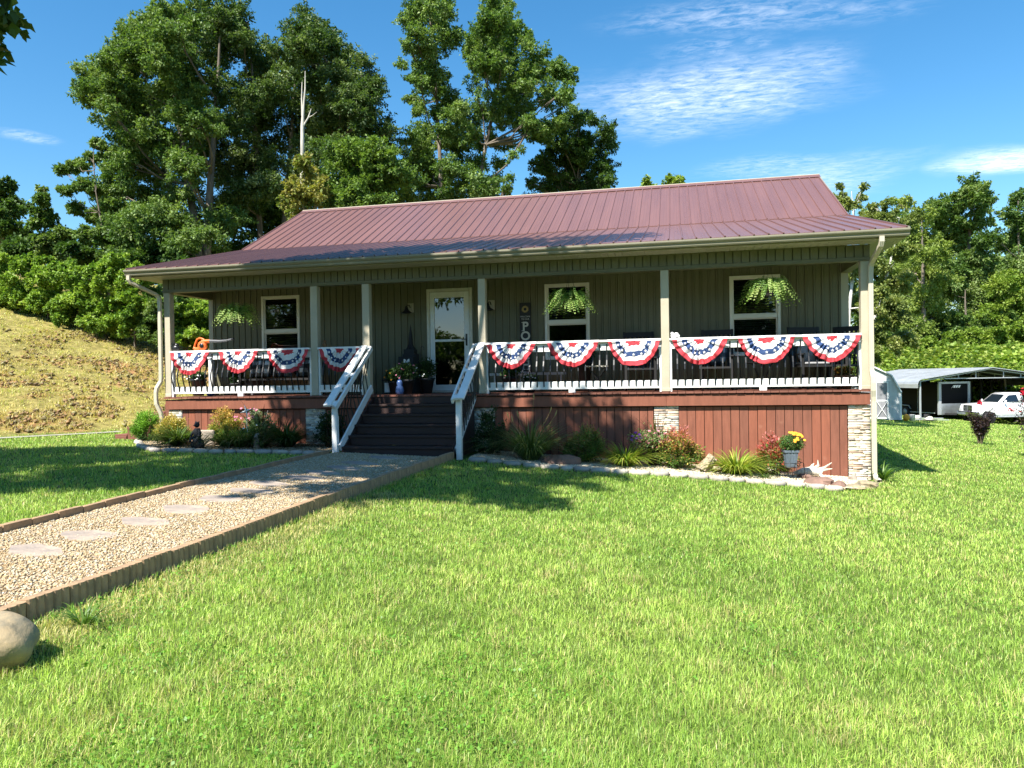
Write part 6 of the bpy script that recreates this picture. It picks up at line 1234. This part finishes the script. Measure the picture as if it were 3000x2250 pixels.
for s_ in (-1, 1):
    mb = MB(); a, b = (.03, .62) if s_ > 0 else (-.62, -.03); mb.box(a, b, -.03, -.014, .05, 1.9); dr = mb.build('door', MT['sheddoor'], sh, world=False)
    mb = MB(); mb.box(a, a+.06, -.045, -.031, .05, 1.9); mb.box(b-.06, b, -.045, -.031, .05, 1.9)
    for zz in (.05, .92, 1.84): mb.box(a+.06, b-.06, -.045, -.031, zz, zz+.07)
    mb.beam((a+.05, -.05, .1), (b-.05, -.05, .93), .02, .07, up=(0, 1, 0)); mb.beam((a+.05, -.055, .93), (b-.05, -.055, .1), .02, .07, up=(0, 1, 0)); mb.build('brace', MT['white'], dr, world=False)
# carport
A = np.array([24.4, 35.0]); g = np.array([math.cos(R(17)), math.sin(R(17))]); lv = np.array([-g[1], g[0]]); WG, LG = 8.8, 8.6
cz0 = H(24.4, 35.0); cp = thing('carport', 'white metal carport with a low peaked roof and rounded eaves on steel posts', 'carport', (A[0], A[1], cz0), R(17))
# local axes: x along gable, y along length
mb = MB(); eh = 2.22; rh = 2.98; pr = [(-.28, eh-.38), (-.29, eh-.15), (-.22, eh+.03), (-.05, eh+.13)]; half = WG/2
prl = pr+[(half, rh)]+[(WG-a, b) for a, b in reversed(pr)]
# finer profile with ribs along length
n_ = len(prl); ys_ = []
yy = -.25
vs = [(a, -.25, b) for a, b in prl]+[(a, LG+.25, b) for a, b in prl]+[(a, -.25, b-.035) for a, b in prl]+[(a, LG+.25, b-.035) for a, b in prl]
mb.add(vs, [(i, i+1, n_+i+1, n_+i) for i in range(n_-1)]+[(2*n_+i+1, 2*n_+i, 3*n_+i, 3*n_+i+1) for i in range(n_-1)]+[(i, 2*n_+i, 2*n_+i+1, i+1) for i in range(n_-1)]+[(n_+i, n_+i+1, 3*n_+i+1, 3*n_+i) for i in range(n_-1)])
for i, ((a, b), (c, d)) in enumerate(zip(prl[:-1], prl[1:])):
    L_ = math.hypot(c-a, d-b); k_ = max(1, int(L_/.3))
    for q in range(k_):
        t = (q+.5)/k_; x_, z_ = a+(c-a)*t, b+(d-b)*t; mb.beam((x_, -.26, z_+.006), (x_, LG+.26, z_+.006), .05, .014, up=(-(d-b), 0, c-a))
mb.build('roof', MT['galv'], cp, world=False); mb = MB(); mb.add([(a+(.02 if a < half else -.02), -.2, b-.045) for a, b in prl]+[(a+(.02 if a < half else -.02), LG+.2, b-.045) for a, b in prl], [(i, i+1, n_+i+1, n_+i) for i in range(n_-1)]); mb.build('roof_underside_shade', MT['under'], cp, world=False)  # extra dark sheet added below the roof, coloured as its shade
for k_ in range(5):
    y_ = LG*k_/4
    for xx in (0, WG): mb = MB(); mb.box(xx-.04, xx+.04, y_-.04, y_+.04, -.5, eh-.02); mb.build('post', MT['galv'], cp, world=False)
    mb = MB(); mb.beam((0, y_, eh-.02), (half, y_, rh-.10), .06, .06); mb.beam((half, y_, rh-.10), (WG, y_, eh-.02), .06, .06); mb.beam((half*.35, y_, eh+.12), (WG-half*.35, y_, eh+.12), .05, .05)
    for q in (.3, .55, .8): mb.beam((half*q, y_, eh+.12 if q > .35 else eh), (half*q, y_, eh+(rh-eh)*q-.1), .04, .04, up=(0, 1, 0)); mb.beam((WG-half*q, y_, eh+.12 if q > .35 else eh), (WG-half*q, y_, eh+(rh-eh)*q-.1), .04, .04, up=(0, 1, 0))
    mb.build('truss', MT['galv'], cp, world=False)
mb = MB(); mb.box(-.2, WG+.2, -.27, -.255, eh-.02, eh-.0); 
# enclosed trailer
N0 = np.array([25.75, 36.1]); tz = H(*N0); tr = thing('cargo_trailer', 'black enclosed cargo trailer with a silver framed nose parked under the carport', 'trailer', (N0[0], N0[1], tz), R(24.5))
# local: x across the nose, y back along length
W_, Lt, zf, ht = 2.2, 5.4, .30, 1.92
mb = MB(); mb.box(0, W_, .02, Lt, zf, zf+ht); mb.build('body', MT['trailer'], tr, world=False, bevel=.03)
mb = MB(); mb.box(-.02, W_+.02, -.03, .019, zf-.05, zf+.62); mb.build('stone_guard', MT['steel'], tr, world=False)
mb = MB()
for a, b in ((-.03, .16), (W_-.13, W_+.03)): mb.box(a, b, -.045, .06, zf-.04, zf+ht+.01)
mb.box(-.03, W_+.03, -.05, .06, zf+ht-.09, zf+ht+.03); mb.build('corner_frame', MT['galv'], tr, world=False)
mb = MB()
for k_ in range(3): mb.add([(1.0+k_*.17, -.052, zf+ht-.34), (1.12+k_*.17, -.052, zf+ht-.34), (1.2+k_*.17, -.052, zf+ht-.18), (1.06+k_*.17, -.052, zf+ht-.2)], [(0, 1, 2, 3)])
mb.add([(.84, -.053, zf+ht-.4), (1.0, -.053, zf+ht-.2), (1.62, -.053, zf+ht-.19), (1.0, -.053, zf+ht-.25)], [(0, 1, 2, 3)]); mb.build('emblem', MT['white'], tr, world=False)
mb = MB()
for y_ in (1.7, 3.2): mb.tube([(-.012, y_, zf+.05), (-.012, y_, zf+ht-.1)], .012, 5)
mb.box(-.015, 0, .3, Lt-.3, zf+.02, zf+.07); mb.build('side_trim', MT['galv'], tr, world=False)
mb = MB(); mb.beam((0.4, 0, zf), (1.1, -1.2, zf), .07, .1); mb.beam((1.8, 0, zf), (1.1, -1.2, zf), .07, .1); mb.build('tongue', MT['matte'], tr, world=False)
def wheel(parent, x, y, z, r, wd, mrim, axis='X', nm='wheel'):
    mb = MB(); mb.lathe([(r*.62, -wd/2), (r*.93, -wd/2), (r, -wd*.35), (r, wd*.35), (r*.93, wd/2), (r*.62, wd/2)], n=28)
    M_ = Matrix.Translation((x, y, z)) @ Matrix.Rotation(math.pi/2, 4, 'Y' if axis == 'X' else 'X'); mb.xf(M_); ty = mb.build(nm, MT['rubber'], parent, world=False)
    mb = MB(); mb.lathe([(0, wd*.30), (r*.2, wd*.32), (r*.25, wd*.12), (r*.5, wd*.2), (r*.62, wd*.45), (r*.62, -wd*.45), (0, -wd*.4)], n=20)
    mb.lathe([(0, -wd*.30), (r*.2, -wd*.32), (r*.25, -wd*.12), (r*.5, -wd*.2), (r*.62, -wd*.45)], n=20); mb.xf(M_); mb.build('rim', MT[mrim], ty, world=False)
for y_ in (2.7, 3.55):
    for xx in (-.02, W_+.02): wheel(tr, xx, y_, .34, .33, .2, 'galv')
mb = MB(); mb.tube([(-.10, 2.2, .55), (-.10, 2.35, .74), (-.10, 3.12, .78), (-.10, 3.9, .74), (-.10, 4.05, .55)], .035, 6); mb.build('fender', MT['galv'], tr, world=False)
# second dark box trailer behind it at left (black side)
N1 = at(2652, 1200, 49); t2 = thing('cargo_trailer', 'plain black enclosed trailer standing behind the shed under the carport', 'trailer', (N1[0]-.4, N1[1]+1.2, H(N1[0], N1[1])), R(-14))
mb = MB(); mb.box(-2.4, 2.2, 0, 2, .45, 2.25); mb.build('body', MT['trailer'], t2, world=False, bevel=.03)
for xx in (-.9, .2): wheel(t2, xx, -.03, .34, .34, .2, 'steel', axis='Y')
mb = MB(); mb.tube([(-1.4, -.08, .5), (-1.25, -.08, .76), (-.35, -.08, .82), (.55, -.08, .76), (.7, -.08, .5)], .03, 6); mb.build('fender', MT['galv'], t2, world=False)
# pickup truck: local x forward, y left, z up
tp_ = at(2900, 1200, 43.5); tkx, tky = float(tp_[0])+.5, float(tp_[1]); tk = thing('pickup_truck', 'white single cab pickup truck parked facing left in front of the carport', 'truck', (tkx, tky, H(tkx, tky)+.02), R(192)); tk.scale = (.90, 1.0, .98)
def loft(secs, nm, m_, par, cap=True, bev=0):
    """secs: list of (x, [(y,z)...]) cross-sections"""
    k = len(secs[0][1]); mb = MB(); vs = [(x, a, b) for x, s_ in secs for a, b in s_]; fs = [(i*k+j, i*k+(j+1) % k, (i+1)*k+(j+1) % k, (i+1)*k+j) for i in range(len(secs)-1) for j in range(k)]
    fs += [tuple(range(k-1, -1, -1)), tuple(range((len(secs)-1)*k, len(secs)*k))]; mb.add(vs, fs, True); o = mb.build(nm, m_, par, world=False, recalc=True)
    return o
def sec(wl, wu, z0, z1, zs):  # rounded body section
    return [(-wl+.06, z0), (wl-.06, z0), (wl, z0+.1), (wl+.02, zs), (wu, z1-.06), (wu-.1, z1), (-wu+.1, z1), (-wu, z1-.06), (-wl-.02, zs), (-wl, z0+.1)]
body = loft([(2.05, sec(.84, .72, .60, 1.06, .85)), (1.98, sec(.92, .80, .52, 1.16, .85)), (1.6, sec(.96, .84, .48, 1.20, .88)), (.9, sec(.97, .86, .48, 1.24, .92)), (.55, sec(.97, .90, .42, 1.27, .95)), (-.95, sec(.97, .90, .42, 1.27, .95)), (-1.0, sec(.96, .88, .42, 1.26, .95))], 'body', MT['paintw'], tk)
cab = loft([(.62, [(-.80, 1.24), (.80, 1.24), (.80, 1.26), (-.80, 1.26)]), (.02, [(-.84, 1.24), (.84, 1.24), (.66, 1.76), (-.66, 1.76)]), (-.2, [(-.86, 1.24), (.86, 1.24), (.66, 1.84), (-.66, 1.84)]), (-.8, [(-.86, 1.24), (.86, 1.24), (.66, 1.85), (-.66, 1.85)]), (-.98, [(-.85, 1.24), (.85, 1.24), (.64, 1.78), (-.64, 1.78)])], 'cab', MT['paintw'], tk)
carg = MT.setdefault('carglass', mat('car_glass', (.01, .016, .022), .05, 0, spec=.9))
mb = MB(); mb.add([(.60, -.70, 1.285), (.60, .70, 1.285), (.06, .58, 1.745), (.06, -.58, 1.745)], [(0, 1, 2, 3)]); ws = mb.build('windshield', carg, tk, world=False)
for s_ in (-1, 1):
    mb = MB(); f = lambda x, z: (x, s_*(.862-(z-1.24)*.333+.006), z); mb.add([f(.42, 1.30), f(-.06, 1.70), f(-.58, 1.73), f(-.64, 1.30)], [(0, 1, 2, 3)]); mb.build('side_window', carg, tk, world=False)
    mb = MB(); y_ = s_*.978; mb.tube([(.5, y_, .55), (.5, y_, 1.24)], .006, 4); mb.tube([(-.72, y_, .55), (-.72, y_, 1.24)], .006, 4); mb.tube([(-.72, y_, .55), (.5, y_, .55)], .006, 4); mb.box(-.60, -.48, min(y_, y_+s_*.02), max(y_, y_+s_*.02), 1.08, 1.12); mb.build('door_seam', MT['greyp'], tk, world=False)
    mb = MB(); mb.blob((.38, s_*1.08, 1.34), (.05, .09, .1), 2, .02, 10, 7); mb.build('mirror', MT['paintw'], tk, world=False)
    mb = MB(); mb.box(1.9, 2.045, .44, .78, .84, 1.06) if s_ > 0 else mb.box(1.9, 2.045, -.78, -.44, .84, 1.06); mb.build('headlight', MT['headl'], tk, world=False, bevel=.02)
    wheel(tk, 1.35, s_*.86, .38, .385, .24, 'chrome', axis='Y'); wheel(tk, -2.0, s_*.86, .38, .385, .24, 'chrome', axis='Y')
    mb = MB(); mb.lathe([(0, -.02), (.44, -.02), (.44, .02), (0, .02)], n=24, smooth=False); mb.xf(Matrix.Translation((1.35, s_*.955, .45)) @ Matrix.Rotation(math.pi/2, 4, 'X')); mb.build('wheel_arch', MT['matte'], tk, world=False)
    mb = MB(); mb.tube([(1.0, s_*.99, .44), (-1.0, s_*.99, .44)], .035, 6); mb.build('running_board', MT['galv'], tk, world=False)
mb = MB(); mb.box(2.0, 2.07, -.42, .42, .76, 1.12); gr = mb.build('grille', MT['matte'], tk, world=False, bevel=.02)
mb = MB(); mb.box(2.071, 2.085, -.42, .42, .925, .955); mb.box(2.0711, 2.086, -.02, .02, .79, 1.10); mb.box(2.072, 2.084, -.42, .42, .84, .852); mb.box(2.072, 2.084, -.42, .42, 1.03, 1.042); mb.build('grille_bars', MT['chrome'], gr, world=False)
mb = MB(); mb.box(1.95, 2.18, -.95, .95, .50, .74); mb.build('bumper', MT['chrome'], tk, world=False, bevel=.05)
mb = MB(); mb.blob((-.62, .982, .74), (.09, .006, .04), 1, 0, 12, 6); mb.build('door_mark', MT['red'], tk, world=False)
mb = MB(); mb.box(-3.6, -1.05, -.95, .95, .78, .86); mb.box(-1.12, -1.05, -.95, .95, .86, 1.5); mb.box(-3.6, 1.0, -.4, .4, .45, .6)
mb.build('flatbed', MT['matte'], tk, world=False)
# red vehicle hood/tarp under carport and clutter
rc = at(2985, 1146, 50); mb = MB(); mb.blob((0, 0, 0), (.6, .5, .10), 3, .05, 18, 10); simple('red_kayak', mb, mat('dark_red_paint', (.08, .012, .012), .6, .2, 3), 'dark red curved hull shape under the carport behind the truck', 'boat', (rc[0], rc[1], rc[2]))
P1 = at(2905, 1140, 49); lt = thing('utility_rack', 'dark equipment rack with a pale top rail under the carport', 'rack', (P1[0], P1[1], H(P1[0], P1[1])), R(17)); mb = MB(); mb.box(-1.6, 1.6, -.3, .3, 1.75, 1.8); mb.build('top_rail', MT['white'], lt, world=False)
for k_ in range(5):
    mb = MB(); mb.box(-1.5+k_*.72, -1.4+k_*.72, -.05, .05, 0, 1.75); mb.build('upright', MT['matte'], lt, world=False)
def bucket(px, py, m_, lab, tip):
    p = gp(px, py); o = thing('bucket', lab, 'bucket', (p[0], p[1], H(p[0], p[1])+(.16 if tip else 0))); mb = MB(); mb.lathe([(0, 0), (.13, 0), (.155, .34), (.16, .35), (.14, .35), (.12, .02), (0, .02)], n=16); mb.build('pail', m_, o, world=False)
    mb = MB(); mb.tube([(.155*math.cos(a), 0, .34+.1*math.sin(a)) for a in np.linspace(0, math.pi, 8)], .005, 4); mb.build('bail', MT['black'], o, world=False)
    if tip: o.rotation_euler = (math.pi/2-.15, 0, R(160))
bucket(2654, 1236, orangep, 'orange bucket lying on its side by the shed', True); bucket(2672, 1235, MT['shedwall'], 'pale bucket standing right of the orange one', False)
def plank(px, py, L_, rz, lab, m_='galv', h=.06):
    p = gp(px, py); mb = MB(); mb.box(-L_/2, L_/2, -.09, .09, 0, .03); simple('plank', mb, MT[m_], lab, 'plank', (p[0], p[1], H(p[0], p[1])+h), rz)
plank(2705, 1232, 1.9, -.2, 'weathered grey plank on the grass below the carport post', h=.12); plank(2715, 1234, 2.1, -.35, 'second grey plank crossing the first below the carport', h=.07); plank(2698, 1234, 1.6, .1, 'dark plank under the grey ones near the buckets', 'matte', .04)
for i, (px, py, lab) in enumerate(((2683, 1222, 'pale lump of scrap by the carport post'), (2722, 1227, 'cream scrap piece on the planks'), (2713, 1217, 'dark folded tarp beside the carport post'))):
    p = gp(px, py+8); mb = MB(); mb.blob((0, 0, .12), (.25, .2, .13), i+3, .25, 9, 6); simple('scrap_pile', mb, MT[('cream', 'driftwood', 'matte')[i]], lab, 'scrap', (p[0], p[1], H(p[0], p[1])))
